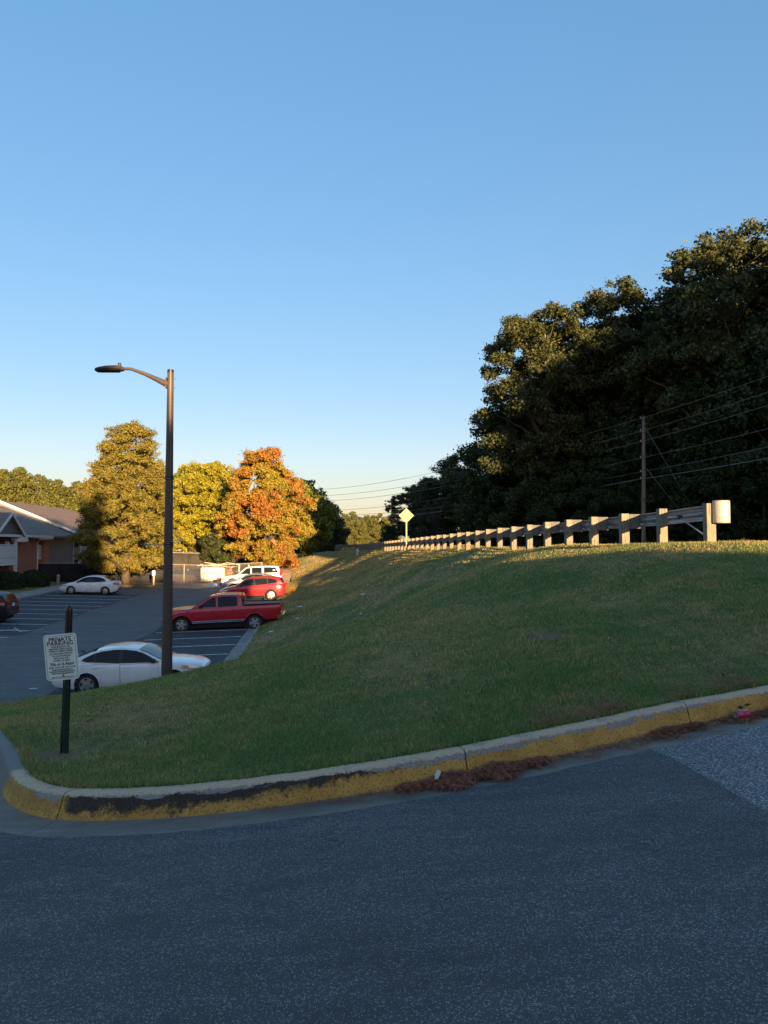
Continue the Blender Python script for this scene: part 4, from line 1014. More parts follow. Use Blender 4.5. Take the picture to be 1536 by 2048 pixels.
PICKUP = dict(L=5.85, W=2.06, wr=0.405, rim=0.25, gap=.085, axles=(1.97, -1.62), paint='red_paint', nose=.16, tail=.05, lean=.30, crown=.03, tw=.27,
    top=[(-2.925, 1.20), (-2.90, 1.335), (-1.05, 1.31), (-1.0, 1.29), (0, 1.255), (1.2, 1.235), (1.5, 1.235), (2.2, 1.19), (2.65, 1.12), (2.85, 1.03), (2.925, .90)],
    bot=[(-2.925, .62), (-2.75, .56), (-1.2, .50), (1.5, .46), (2.7, .42), (2.925, .48)],
    roof=[(1.52, 1.22), (1.25, 1.40), (.85, 1.68), (.62, 1.81), (.40, 1.875), (0, 1.925), (-.45, 1.93), (-.80, 1.905), (-.95, 1.86), (-1.04, 1.30)],
    dlo=[[(1.22, 1.285), (1.05, 1.40), (.68, 1.665), (.46, 1.77), (.38, 1.79), (.30, 1.80), (.27, 1.29)], [(.20, 1.29), (.20, 1.80), (-.10, 1.825), (-.50, 1.825), (-.72, 1.79), (-.78, 1.70), (-.78, 1.345), (-.70, 1.31)]],
    wins=[[(1.15, 1.30), (1.02, 1.395), (.66, 1.65), (.46, 1.75), (.31, 1.775), (.29, 1.305)], [(.17, 1.305), (.17, 1.78), (-.10, 1.805), (-.49, 1.805), (-.68, 1.775), (-.745, 1.69), (-.745, 1.355), (-.68, 1.325)]],
    doors=[dict(x=(.245, 1.34), z=(.60, 1.235), handle=(.42, 1.10)), dict(x=(-.88, .225), z=(.60, 1.265), arch=-1.62, handle=(-.62, 1.12))],
    mirror=(1.02, 1.36), mirror_mat='black_trim', handle='black_trim', head=(2.45, 2.86, .96, 1.08, .90, 1.02), tail_lamp=(-2.92, -2.76, .98, 1.29, .98, 1.29), wind=(.45, 1.46), rear=None, plate_z=.70, grille=(.72, 1.0), sill='chrome', lip=.02, spokes=5, spw=.40)
CROSS = dict(L=4.75, W=1.90, wr=0.37, rim=0.24, axles=(1.40, -1.33), paint='red_paint2', lean=.33, tail=.20,
    top=[(-2.375, .85), (-2.33, 1.05), (-2.1, 1.16), (-1.5, 1.15), (-.5, 1.08), (.6, 1.04), (1.0, 1.04), (1.5, .99), (2.0, .90), (2.25, .80), (2.375, .62)],
    bot=[(-2.375, .45), (-2.2, .36), (-1.8, .28), (1.9, .26), (2.25, .30), (2.375, .40)],
    roof=[(1.25, 1.02), (.95, 1.21), (.55, 1.47), (.25, 1.60), (-.1, 1.66), (-.7, 1.685), (-1.3, 1.665), (-1.75, 1.61), (-2.02, 1.50), (-2.25, 1.14)],
    dlo=[[(.98, 1.07), (.80, 1.19), (.48, 1.40), (.22, 1.52), (-.15, 1.575), (-.7, 1.595), (-1.25, 1.57), (-1.62, 1.51), (-1.86, 1.36), (-1.72, 1.22), (-.9, 1.135)]],
    wins=[[(.90, 1.085), (.78, 1.18), (.46, 1.385), (.20, 1.50), (-.12, 1.555), (-.14, 1.095)], [(-.24, 1.105), (-.22, 1.56), (-.7, 1.575), (-1.06, 1.56), (-1.08, 1.165)], [(-1.15, 1.175), (-1.13, 1.555), (-1.26, 1.55), (-1.58, 1.495), (-1.81, 1.355), (-1.70, 1.235)]],
    doors=[dict(x=(-.185, .96), z=(.44, 1.03), handle=(.0, .92)), dict(x=(-1.42, -.205), z=(.44, 1.07), arch=-1.33, handle=(-.98, .97))],
    mirror=(.80, 1.13), head=(1.70, 2.28, .78, .86, .68, .80), tail_lamp=(-2.36, -1.95, .95, 1.12, 1.05, 1.13), wind=(.32, 1.20), rear=(-2.22, -1.98), plate_z=.80, spokes=6)
GREY = dict(SEDAN, paint='silver_paint', L=4.90, mirror_mat='silver_paint', sill='black_trim')
COMPACT = dict(SEDAN, L=4.46, W=1.75, axles=(1.30, -1.31), paint='white_paint', wr=.315, rim=.21,
    top=[(-2.23, .80), (-2.19, .97), (-2.05, 1.03), (-1.7, 1.03), (-1.0, .985), (0, .94), (.7, .93), (1.0, .93), (1.45, .87), (1.85, .76), (2.10, .66), (2.23, .52)],
    bot=[(-2.23, .40), (-2.1, .30), (-1.8, .22), (1.8, .20), (2.1, .22), (2.23, .30)],
    roof=[(1.18, .92), (.90, 1.09), (.50, 1.31), (.20, 1.425), (-.15, 1.475), (-.5, 1.48), (-.9, 1.44), (-1.2, 1.37), (-1.5, 1.23), (-1.80, 1.02)],
    dlo=[[(.94, .96), (.75, 1.08), (.45, 1.265), (.20, 1.35), (-.12, 1.395), (-.5, 1.40), (-.88, 1.36), (-1.12, 1.28), (-1.36, 1.12), (-1.28, 1.05), (-.4, .975)]],
    wins=[[(.86, .98), (.72, 1.08), (.43, 1.25), (.18, 1.335), (-.14, 1.378), (-.16, .985)], [(-.25, .995), (-.23, 1.38), (-.5, 1.382), (-.87, 1.34), (-1.08, 1.27), (-1.30, 1.11), (-1.22, 1.06)]],
    doors=[dict(x=(-.205, .92), z=(.34, .92), handle=(-.02, .83)), dict(x=(-1.38, -.225), z=(.34, .955), arch=-1.31, handle=(-.95, .86))],
    mirror=(.76, 1.0), handle='black_trim', head=(1.62, 2.13, .68, .76, .56, .66), tail_lamp=(-2.215, -1.88, .78, .98, .84, .98), wind=(.28, 1.12), rear=(-1.74, -1.10), spokes=7, spw=.2)
BIGSUV = dict(L=5.35, W=2.0, wr=0.40, rim=.24, gap=.075, axles=(1.66, -1.40), paint='cream_paint', nose=.16, tail=.08, lean=.24, tw=.26,
    top=[(-2.675, .85), (-2.64, 1.15), (-1.0, 1.20), (.6, 1.17), (1.2, 1.16), (1.9, 1.10), (2.4, 1.02), (2.58, .92), (2.675, .75)],
    bot=[(-2.675, .50), (-2.4, .46), (-1.9, .40), (2.2, .38), (2.5, .42), (2.675, .52)],
    roof=[(1.30, 1.14), (1.05, 1.33), (.70, 1.63), (.48, 1.77), (.2, 1.85), (-.6, 1.88), (-1.8, 1.87), (-2.3, 1.82), (-2.45, 1.72), (-2.62, 1.18)],
    dlo=[[(1.02, 1.21), (.85, 1.35), (.55, 1.60), (.36, 1.72), (.05, 1.755), (.05, 1.21)], [(-.05, 1.21), (-.05, 1.76), (-.95, 1.775), (-.95, 1.24)], [(-1.12, 1.25), (-1.12, 1.775), (-2.15, 1.745), (-2.40, 1.28)]],
    wins=[[(.95, 1.225), (.82, 1.34), (.53, 1.58), (.35, 1.70), (.08, 1.735), (.08, 1.225)], [(-.08, 1.225), (-.08, 1.74), (-.92, 1.755), (-.92, 1.255)], [(-1.15, 1.265), (-1.15, 1.755), (-2.13, 1.725), (-2.36, 1.295)]],
    doors=[dict(x=(.005, 1.10), z=(.55, 1.16), handle=(.16, 1.04)), dict(x=(-1.05, -.015), z=(.55, 1.18), arch=-1.40, handle=(-.85, 1.05))],
    mirror=(.85, 1.28), mirror_mat='black_trim', head=(2.15, 2.60, .84, .98, .80, .93), tail_lamp=(-2.66, -2.48, .95, 1.35, .95, 1.35), wind=(.52, 1.24), rear=(-2.60, -2.44), plate_z=.95, sill='black_trim', lip_mat='black_trim', lip=.03, spokes=5)
DARKSUV = dict(CROSS, L=4.95, W=1.97, paint='navy_paint', axles=(1.48, -1.40), mirror_mat='navy_paint', plate_z=.98,
    tail_lamp=(-2.36, -1.95, .98, 1.14, 1.08, 1.15), spokes=5)
DARKSUV['top'] = [(x * 4.95 / 4.75, z) for x, z in CROSS['top']]; DARKSUV['bot'] = [(x * 4.95 / 4.75, z) for x, z in CROSS['bot']]
DARKSUV['roof'] = [(-2.40, 1.14) if x == -2.25 else ((-2.16, 1.52) if x == -2.02 else (x, z)) for x, z in CROSS['roof']]; DARKSUV['rear'] = (-2.385, -2.18)
HEAD_IN, HEAD_OUT = R(4.86), R(184.86)
def lz(x, y): return float(lot_z(x, y))
def ground_tilt(car, yaw, L):
    """pitch the car with the cross fall of the lot"""
    x, y = car.location.x, car.location.y; d = Vector((math.cos(yaw), math.sin(yaw)))
    z1 = lz(x + d.x * 1.4, y + d.y * 1.4); z0 = lz(x - d.x * 1.4, y - d.y * 1.4)
    n = Vector((-math.sin(yaw), math.cos(yaw))); z3 = lz(x + n.x, y + n.y); z2 = lz(x - n.x, y - n.y)
    ez = Vector((0, 0, 1)); fx = Vector((d.x, d.y, (z1 - z0) / 2.8)).normalized(); fy = Vector((n.x, n.y, (z3 - z2) / 2.0)).normalized(); fz = fx.cross(fy).normalized(); fy = fz.cross(fx)
    car.rotation_euler = Matrix((fx, fy, fz)).transposed().to_euler(); car.location.z = (z0 + z1) / 2
def park(name, label, cat, x, y, yaw, sp):
    c, side, body = make_car(name, label, cat, (x, y, lz(x, y)), yaw, sp); ground_tilt(c, yaw, sp['L']); return c, side
sed, sside = park('sedan', 'white sedan parked nose in at the foot of the grass, nearest car', 'car', -7.78, 22.9, HEAD_IN, SEDAN); sed.scale = (0.935, 0.94, 0.94)
MB().tube([(-1.55, -0.15, 1.27), (-1.62, -0.15, 1.31), (-1.70, -0.15, 1.30)], 0.02, 6).build('aerial', 'black_trim', sed, 40)
pk, pside = park('pickup_truck', 'dark red crew cab pickup truck parked tail to the grass bank', 'pickup truck', -8.14, 37.25, HEAD_OUT, PICKUP); pk.scale = (1, 1, 0.935); pk.location.z -= 0.06
MB().grid([[(x, y * (pside(x, 1.30) - .02), 1.345 + .03 * (1 - abs(y)) + (0.03 if x > -1.2 else 0)) for y in (-1, -.9, 0, .9, 1)] for x in np.linspace(-2.88, -1.07, 6)]).build('bed_cover', 'black_trim', pk, 30)
for sg in (-1, 1): MB().bar((-2.88, sg * (pside(-2, 1.30) - .06), 1.375), (-1.08, sg * (pside(-2, 1.30) - .06), 1.365), 0.07, 0.05).build('bed_rail', 'black_trim', pk)
b = MB(); b.box((-2.99, 0, .66), (.16, 1.86, .20)); b.box((-2.90, .93, .66), (.28, .10, .20)); b.box((-2.90, -.93, .66), (.28, .10, .20)); b.build('rear_bumper', 'chrome', pk)
b = MB(); b.box((2.93, 0, .62), (.16, 1.84, .22)); b.box((2.82, .93, .62), (.30, .08, .20)); b.box((2.82, -.93, .62), (.30, .08, .20)); b.build('front_bumper', 'chrome', pk)
MB().box((-1.055, 0, 1.60), (.02, 1.30, .42)).build('rear_window', 'glass', pk)
for sg in (-1, 1): MB().box((1.62, sg * (pside(1.62, 1.08) + .003), 1.11), (.34, .012, .05)).build('emblem', 'chrome', pk)
MB().box((-.97, 0, 1.905), (.05, .5, .04)).build('brake_light', 'red_lens', pk)
park('crossover', 'bright red crossover parked just beyond the red pickup truck', 'car', -9.45, 52.6, HEAD_OUT, CROSS)
park('sedan', 'silver sedan parked between the red crossover and the white sport utility', 'car', -11.1, 61.2, HEAD_OUT, GREY)
park('sport_utility', 'large cream white sport utility with dark windows parked last in the row by the banner', 'car', -11.9, 65.8, HEAD_OUT, BIGSUV)
park('sedan', 'small white sedan parked across the lot in front of the cypress and black fence', 'car', -23.3, 57.9, HEAD_OUT, COMPACT)
park('sport_utility', 'dark navy sport utility cut off by the left edge, its tail and number plate showing', 'car', -22.75, 39.6, HEAD_OUT, DARKSUV)

# ------------------------------------------------------------------ apartment building on the left
# local frame: x along the front (away from the camera), y away from the car park, z up from its ground floor
AB = Vector((-31.5, 62.0, -2.75))
apt = thing('apartment_building', 'two storey brick and grey siding apartment building with shingle roof and white balconies', 'building', AB, R(94.86))
def wall_box(b, x0, x1, y0, y1, z0, z1): b.box(((x0 + x1) / 2, (y0 + y1) / 2, (z0 + z1) / 2), (x1 - x0, y1 - y0, z1 - z0)); return b
EV = 4.95                                                        # eave height
wall_box(MB(), -1.2, 4.7, 0, 13, -1, EV).build('wall', 'brick', apt)
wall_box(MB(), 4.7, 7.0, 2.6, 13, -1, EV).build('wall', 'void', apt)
wall_box(MB(), 6.55, 7.75, 0.0, 2.6, -1, EV).build('brick_pier', 'brick', apt)
wall_box(MB(), 7.75, 14.4, 0.05, 13, -1, EV).build('wall', 'siding', apt)
wall_box(MB(), 14.4, 16.0, 0.6, 13, -1, EV).build('wall', 'siding', apt)
wall_box(MB(), 16.0, 22.5, 2.4, 13, -1, EV).build('wall', 'siding', apt)
wall_box(MB(), 22.5, 34, -0.3, 13, -1, EV).build('wall', 'brick_pink', apt)
wall_box(MB(), -6.2, -1.2, 1.6, 13, -1, EV).build('wall', 'brick', apt)
wall_box(MB(), -30, -6.2, 0.2, 13, -1, EV).build('wall', 'brick', apt)
def gable_roof(b, x0, x1, ye, zr, yr, ze, th=0.18):
    """roof of two slopes, ridge along x at y = yr; ye = near eave, far eave mirrored"""
    for s in (1, -1):
        yo = ye if s == 1 else 2 * yr - ye
        b.prism([(x0, yo, ze), (x0, yr, zr), (x0, yr, zr - th), (x0, yo, ze - th)], (x1 - x0, 0, 0))
    return b
rf = gable_roof(MB(), -31, 14.2, -0.75, 8.15, 7.0, EV + 0.05).build('roof', 'shingle', apt)
rf2 = gable_roof(MB(), 14.0, 35, -0.95, 8.75, 7.4, EV + 0.30).build('roof', 'shingle2', apt)
# rake boards of the farther roof, seen as a white line from ridge to eave
def rake(x, ye, ze, yr, zr, w=0.05, h=0.22):
    b = MB()
    for s in (1, -1):
        yo = ye if s == 1 else 2 * yr - ye
        b.prism([(x, yo, ze - h), (x, yr, zr - h), (x, yr, zr + 0.02), (x, yo, ze + 0.02)], (w, 0, 0))
    return b
rake(13.94, -0.98, EV + 0.30, 7.4, 8.75).build('rake_board', 'white_trim', rf2)
wall_box(MB(), 14.0, 14.1, 0.2, 14.6, EV - 0.2, EV + 0.1).build('gable_infill', 'siding', apt)
MB().prism([(14.03, -0.85, EV - 0.05), (14.03, 15.6, EV - 0.05), (14.03, 7.4, 8.62)], (0.08, 0, 0)).build('gable_end', 'siding', apt)
MB().bar((-31, -0.78, EV + 0.02), (6.6, -0.78, EV - 0.06), 0.05, 0.20).build('fascia', 'white_trim', rf)
MB().bar((6.6, -0.78, EV - 0.03), (14.0, -0.78, EV - 0.03), 0.05, 0.16).build('fascia', 'siding', rf)
wall_box(MB(), 3.4, 6.7, -0.74, 0.0, EV - 0.30, EV - 0.13).build('soffit', 'white_trim', rf)
# down pipes
def pipe(x, y, z0, z1, kick=0.0):
    pts = [(x, y, z0), (x, y, z1)] + ([(x, y - 0.1, z1 + 0.12), (x + kick, y - 0.65, z1 + 0.32)] if kick else [])
    MB().tube(pts, 0.055, 6).build('down_pipe', 'white_trim', apt, 40)
pipe(4.75, -0.06, -1, EV - 0.55, 1.2); pipe(14.45, -0.04, -1, EV - 0.1)
# breezeway balcony
def balcony(x0, x1, y0, y1, z, rail_h, boards, parent, m='white_fence'):
    bl = wall_box(MB(), x0, x1, y0, y1, z - 0.28, z).build('balcony', 'white_trim', parent)
    n = max(2, int((x1 - x0) / boards)); bd = None
    me = MB().box((0, 0, 0), ((x1 - x0) / n - 0.02, 0.03, rail_h - 0.06)).mesh('board', m) if boards > 0.15 else MB().box((0, 0, 0), (0.04, 0.04, rail_h - 0.06)).mesh('baluster', m)
    for k in range(n):
        o = link('board' if boards > 0.15 else 'baluster', me, bl); o.location = (x0 + (x1 - x0) * (k + .5) / n, y0 + 0.02, z + rail_h / 2)
    wall_box(MB(), x0, x1, y0 - 0.02, y0 + 0.08, z + rail_h, z + rail_h + 0.07).build('top_rail', 'white_trim', bl)
    n2 = max(2, int((y1 - y0) / max(boards, .25)))
    for xx in (x0 + 0.02, x1 - 0.02):
        wall_box(MB(), xx - 0.015, xx + 0.015, y0 + 0.05, y1, z + 0.03, z + rail_h).build('side_panel', m, bl)
    return bl
balcony(4.72, 6.5, 0.25, 2.4, 3.05, 1.0, 0.30, apt)
def window(x0, x1, z0, z1, y, parent, nx=2, nz=2):
    fr = MB(); w = 0.07
    fr.box(((x0 + x1) / 2, y, z0), (x1 - x0 + 2 * w, 0.10, w)); fr.box(((x0 + x1) / 2, y, z1), (x1 - x0 + 2 * w, 0.10, w))
    for k in range(nx + 1): fr.box((x0 + (x1 - x0) * k / nx, y, (z0 + z1) / 2), (w if k in (0, nx) else 0.035, 0.098, z1 - z0))
    for k in range(1, nz): fr.box(((x0 + x1) / 2, y, z0 + (z1 - z0) * k / nz), (x1 - x0, 0.094, 0.04))
    f_ = fr.build('window', 'white_trim', parent); wall_box(MB(), x0, x1, y - 0.012, y + 0.012, z0, z1).build('pane', 'pane', f_); return f_
# balconies of the farther wing
balcony(16.1, 20.6, -0.2, 2.3, 2.80, 1.05, 0.13, apt); balcony(20.8, 22.6, -0.6, 2.3, 2.80, 1.05, 0.13, apt)
for x, y in ((16.1, -0.15), (20.65, -0.5), (22.7, -0.6)): wall_box(MB(), x - 0.1, x + 0.1, y - 0.1, y + 0.1, -1, EV).build('porch_post', 'white_trim', apt)
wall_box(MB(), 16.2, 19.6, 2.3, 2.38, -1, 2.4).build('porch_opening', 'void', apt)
window(20.9, 22.3, -0.5, 1.6, 2.34, apt, 2, 3); window(17, 18.6, 2.6, 4.6, 2.34, apt, 2, 2)
window(24.8, 26.2, 0.2, 1.8, -0.34, apt, 2, 3); window(24.8, 26.2, 3.0, 4.4, -0.34, apt, 2, 3); window(29, 30.4, 3.0, 4.4, -0.34, apt, 2, 3)
# gabled porch bay at the left edge of the picture
PX0, PX1, PY = -6.0, -0.95, -0.55
bay = MB().prism([(PX0, PY - 0.1, EV - 0.12), (PX1 + 0.75, PY - 0.1, EV - 0.12), ((PX0 + PX1 + .7) / 2, PY - 0.1, EV + 1.65)], (0, 0.1, 0)).build('porch_gable', 'siding', apt)
for s in (1, -1):
    xm = (PX0 + PX1 + .7) / 2; xe = PX1 + 1.0 if s == 1 else PX0 - 0.4
    MB().prism([(xm, PY - 0.45, EV + 1.85), (xe, PY - 0.45, EV - 0.25), (xe, PY - 0.45, EV - 0.40), (xm, PY - 0.45, EV + 1.70)], (0, 5.6, 0)).build('porch_roof', 'shingle', bay)
    MB().prism([(xm, PY - 0.50, EV + 1.86), (xe, PY - 0.50, EV - 0.24), (xe, PY - 0.50, EV - 0.48), (xm, PY - 0.50, EV + 1.62)], (0, 0.06, 0)).build('rake_board', 'white_trim', bay)
wall_box(MB(), PX1 - 0.1, PX1 + 0.95, PY - 0.48, PY + 0.5, EV - 0.55, EV - 0.15).build('eave_return', 'white_trim', bay)
balcony(PX0, PX1, PY, 1.6, 3.05, 1.08, 0.42, apt)
wall_box(MB(), PX0, PX1, PY + 0.02, PY + 0.12, 2.48, 2.76).build('porch_beam', 'white_trim', apt)
for x in (PX0 + .1, PX1 - 0.1): wall_box(MB(), x - 0.12, x + 0.12, PY - 0.02, PY + 0.2, -1, EV - 0.1).build('porch_post', 'white_trim', apt)
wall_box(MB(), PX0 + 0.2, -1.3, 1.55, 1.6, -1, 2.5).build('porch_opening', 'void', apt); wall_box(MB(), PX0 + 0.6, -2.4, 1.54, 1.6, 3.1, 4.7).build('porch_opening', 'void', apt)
wall_box(MB(), -2.35, -1.35, 0.3, 0.36, -0.6, 0.05).build('lattice_base', 'white_fence', apt)
b = MB()
for k in range(6): b.bar((-2.4, 0.33, 0.6 + k * 0.28), (-1.3, 0.33, 1.0 + k * 0.28), 0.03, 0.06)
b.build('lattice', 'white_trim', apt)
MB().box((-2.1, -0.2, 4.28), (0.25, 0.25, 0.3)).build('flower_pot', 'white_trim', apt)

# farther building behind the construction fence
FB = Vector((-29.5, 98, -1.9))
fb = thing('brick_building', 'far brick and cream building half hidden behind trees beyond the construction fence', 'building', FB, 0)
wall_box(MB(), 0, 4.0, 0, 9, -0.5, 3.6).build('wall', 'siding_cream', fb); wall_box(MB(), 4.0, 16, 0.4, 9, -0.5, 3.9).build('wall', 'brick', fb)
MB().prism([(-0.3, -0.4, 3.5), (4.3, -0.4, 3.5), (2.0, -0.4, 5.3)], (0, 9, 0)).build('gable', 'siding_cream', fb)
b = MB()
for s in (1, -1): b.prism([(2, -0.6, 5.5), (2 + s * 2.6, -0.6, 3.45), (2 + s * 2.6, -0.6, 3.3), (2, -0.6, 5.35)], (0, 9.4, 0))
b.build('roof', 'white_trim', fb)
rb = MB().prism([(4.2, 0.0, 3.85), (4.2, 9.4, 3.85), (4.2, 4.7, 6.2)], (12.2, 0, 0)).build('roof', 'shingle2', fb)
for x in (0.15, 1.6): wall_box(MB(), x - .12, x + .12, -0.9, -0.66, -0.5, 3.4).build('porch_column', 'white_trim', fb)
window(2.2, 3.0, 1.4, 2.8, -0.05, fb, 2, 2); window(0.5, 1.3, 1.4, 2.8, -0.05, fb)
for x in (8.6, 12.8): window(x, x + 1.0, 1.3, 2.9, 0.35, fb)
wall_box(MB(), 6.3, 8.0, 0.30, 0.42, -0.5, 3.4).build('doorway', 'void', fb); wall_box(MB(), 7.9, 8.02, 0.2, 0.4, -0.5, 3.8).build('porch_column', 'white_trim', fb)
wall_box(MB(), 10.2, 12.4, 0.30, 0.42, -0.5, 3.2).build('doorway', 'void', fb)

# ------------------------------------------------------------------ fences
def gz_(x, y): return float(lot_z(x, min(y, 80))) - 0.03
def screen_fence(name, label, pts, h, m, panel=3.0, cover=1.0, rail_top=True, group='construction fences', zf=gz_, mesh_on=False):
    fz = thing(name, label, 'fence', (pts[0][0], pts[0][1], zf(*pts[0])), 0, group)
    o = Vector(fz.location)
    for (x0, y0), (x1, y1) in zip(pts[:-1], pts[1:]):
        L = math.hypot(x1 - x0, y1 - y0); n = max(1, round(L / panel))
        for k in range(n):
            a = Vector((x0 + (x1 - x0) * k / n, y0 + (y1 - y0) * k / n, 0)); e = Vector((x0 + (x1 - x0) * (k + 1) / n, y0 + (y1 - y0) * (k + 1) / n, 0))
            za, ze = zf(a.x, a.y), zf(e.x, e.y)
            MB().tube([(a.x, a.y, za - 0.1), (a.x, a.y, za + h + 0.04)], 0.035, 6).build('fence_post', 'steel_pipe', fz, 40, True)
            if rail_top: MB().tube([(a.x, a.y, za + h), (e.x, e.y, ze + h)], 0.026, 6).build('top_rail', 'steel_pipe', fz, 40, True)
            d = (e - a).normalized(); nr = Vector((d.y, -d.x, 0)); rows = []
            if m:
                for v in np.linspace(0, 1, 4):
                    rows.append([a + d * (e - a).length * u + nr * (0.045 + 0.03 * mnoise.noise((a.x + u * 3, v * 3, a.y))) + Vector((0, 0, za + (ze - za) * u + 0.03 + (h - 0.06) * (1 - cover + cover * v) - 0.03 * math.sin(PI * u) * v)) for u in np.linspace(0, 1, 7)])
                ob = MB().grid(rows).build('screen_panel', m, fz, 60, True); md = ob.modifiers.new('thickness', 'SOLIDIFY'); md.thickness = 0.006
            if mesh_on:
                b = MB(); LL = (e - a).length; st = 0.16; hh = h * (1 if not m else 1 - cover)
                for q in np.arange(-hh, LL, st):
                    for sgn in (1, -1):
                        t0 = max(0, -q); t1 = min(hh, LL - q)
                        if t1 <= t0: continue
                        p0 = (q + t0, t0) if sgn == 1 else (LL - q - t0, t0); p1 = (q + t1, t1) if sgn == 1 else (LL - q - t1, t1)
                        A_ = a + d * p0[0] + Vector((0, 0, za + p0[1])); E_ = a + d * p1[0] + Vector((0, 0, za + p1[1])); b.tube([A_, E_], 0.006, 3, False)
                stuff(b.build('chain_link', 'steel_pipe', fz, None, True))
    x1, y1 = pts[-1]; MB().tube([(x1, y1, zf(x1, y1) - 0.1), (x1, y1, zf(x1, y1) + h + 0.04)], 0.035, 6).build('fence_post', 'steel_pipe', fz, 40, True)
    return fz
screen_fence('screened_fence', 'long black screened construction fence in front of the apartments and behind the cypress', [(-34.5, 66.2), (-28.5, 69.8), (-21.5, 71.6)], 1.85, 'screen', 2.4)
screen_fence('screened_fence', 'dusty black screened fence high behind the dirt lot, in front of the far brick building', [(-24.5, 80), (-10.5, 82.5)], 1.9, 'screen_dusty', 2.8, 0.95, zf=lambda x, y: gz_(x, 80) + 0.85)
screen_fence('chain_link_fence', 'bare chain link construction fence on the dirt behind the lot with the banner on it', [(-21.4, 71.3), (-17.6, 70.5), (-14.2, 71.5), (-12.4, 73.8)], 1.9, None, 2.2, mesh_on=True)
# banner
bc = at(425, 1149, 70.2); ban = thing('banner', 'cream company banner with dark lettering tied to the chain link fence', 'banner', bc, R(4))
MB().grid([[(x, -0.02 * math.sin(x * 4 + z), z + 0.02 * math.cos(x * 3)) for x in np.linspace(-1.12, 1.12, 9)] for z in np.linspace(-.66, .66, 4)]).build('cloth', 'banner', ban, 60)
md = ban.children[0].modifiers.new('thickness', 'SOLIDIFY'); md.thickness = 0.006
text('lettering', 'ProBuild', 0.36, 'banner_ink', ban, (0.36, -0.045, 0.12), 1.25, 0.004)
b = MB()                                                          # the P B monogram drawn as bars
for x, z, w, h in ((-.93, .08, .06, .40), (-.84, .26, .20, .06), (-.84, .08, .20, .06), (-.76, .17, .05, .20), (-.64, .10, .05, .38), (-.53, .27, .20, .05), (-.53, .10, .18, .05), (-.53, -.08, .20, .05), (-.43, .18, .05, .16), (-.42, .0, .05, .16)): b.box((x, -0.045, z + .02), (w, 0.006, h))
b.build('monogram', 'banner_ink', ban)
text('lettering', 'CONSTRUCTION SERVICES', 0.09, 'banner_ink', ban, (0.36, -0.045, -0.10), 1.1, 0.0)
# debris heap behind the banner, barrel and blocks in front
g2 = random.Random(4); b = MB()
dp = at(440, 1146, 75)
for k in range(260):
    r_ = g2.random() ** 0.6 * 2.6; a = g2.random() * 2 * PI; x, y = r_ * math.cos(a), r_ * 0.8 * math.sin(a); z = max(0, 1.75 - r_ * 0.62) * g2.random() ** 0.4
    s_ = g2.uniform(0.12, 0.45); b.box((dp.x + x, dp.y + y, gz_(dp.x, 75) + z + s_ * .3), (s_, s_ * g2.uniform(.5, 1), s_ * g2.uniform(.3, .8)), Matrix.Rotation(g2.random() * 3, 3, (g2.random(), g2.random(), g2.random() + .1)))
stuff(b.build('rubble_heap', 'rubble'), 'heap of reddish brick rubble and earth behind the cream banner', 'rubble')
b = MB()
for k in range(26):
    x, y = g2.uniform(-1.8, 1.4), g2.uniform(-1, 1); z = gz_(dp.x, 75) + 1.35 + g2.random() * 0.45
    a = g2.random() * PI; l = g2.uniform(.3, .9); b.bar((dp.x + x - l * math.cos(a), dp.y + y, z), (dp.x + x + l * math.cos(a), dp.y + y + l * math.sin(a) * .4, z + g2.uniform(-.2, .25)), .12, .05)
stuff(b.build('broken_boards', 'lumber'), 'pale broken boards scattered on top of the rubble heap', 'boards')
for k, (px, py) in enumerate(((438, 1163),)):
    p = at(px, py, 68.0); p.z = gz_(p.x, 68); t = thing('traffic_barrel', 'small orange and white traffic barrel below the banner', 'barrel', p)
    MB().lathe([(0.30, 0), (0.30, 0.05), (0.25, 0.06), (0.25, 0.28)], 14).build('base', 'orange', t, 40); MB().lathe([(0.245, 0.28), (0.24, 0.5)], 14).build('stripe', 'white_trim', t, 40); MB().lathe([(0.24, 0.5), (0.22, 0.75), (0.15, 0.8), (0, 0.82)], 14).build('top', 'orange', t, 40)
for k, px in enumerate((420, 427, 433)):
    p = at(px, 1168, 67.5); p.z = gz_(p.x, 67.5)
    tag(MB().box(p + Vector((0, 0, .17)), (.42, .36, .36), Matrix.Rotation(k * .4, 3, 'Z')).build('concrete_block', 'white_trim'), ('left', 'middle', 'right')[k] + ' one of three pale concrete blocks on the asphalt edge below the banner', 'block', 'pale blocks below the banner')
for k, (px, py) in enumerate(((478, 1135), (497, 1136))):
    p = at(px, py + 22, 73); p.z = gz_(p.x, 73)
    tag(MB().tube([p + Vector((0, 0, -.2)), p + Vector((0, 0, 1.75))], 0.09, 8).build('gate_post', 'steel_pipe', None, 40), ('left' if k == 0 else 'right') + ' one of two pale upright posts behind the white sport utility', 'post', 'two pale posts behind the parked cars')
p = at(495, 1126, 78); p.z = gz_(p.x, 78) + 0.0
dt = thing('dumpster', 'dark steel dumpster in the shade behind the parked cars', 'dumpster', p)
MB().prism([(-1.6, -0.9, 0.15), (1.6, -0.9, 0.15), (1.75, -0.9, 1.7), (-1.75, -0.9, 1.7)], (0, 1.8, 0)).build('bin', 'screen', dt)
for x in (-1.0, 0, 1.0): MB().box((x, -0.93, .95), (.10, .06, 1.4)).build('rib', 'black_trim', dt)
MB().box((0, -0.92, 1.68), (3.6, .12, .10)).build('rim', 'black_trim', dt)

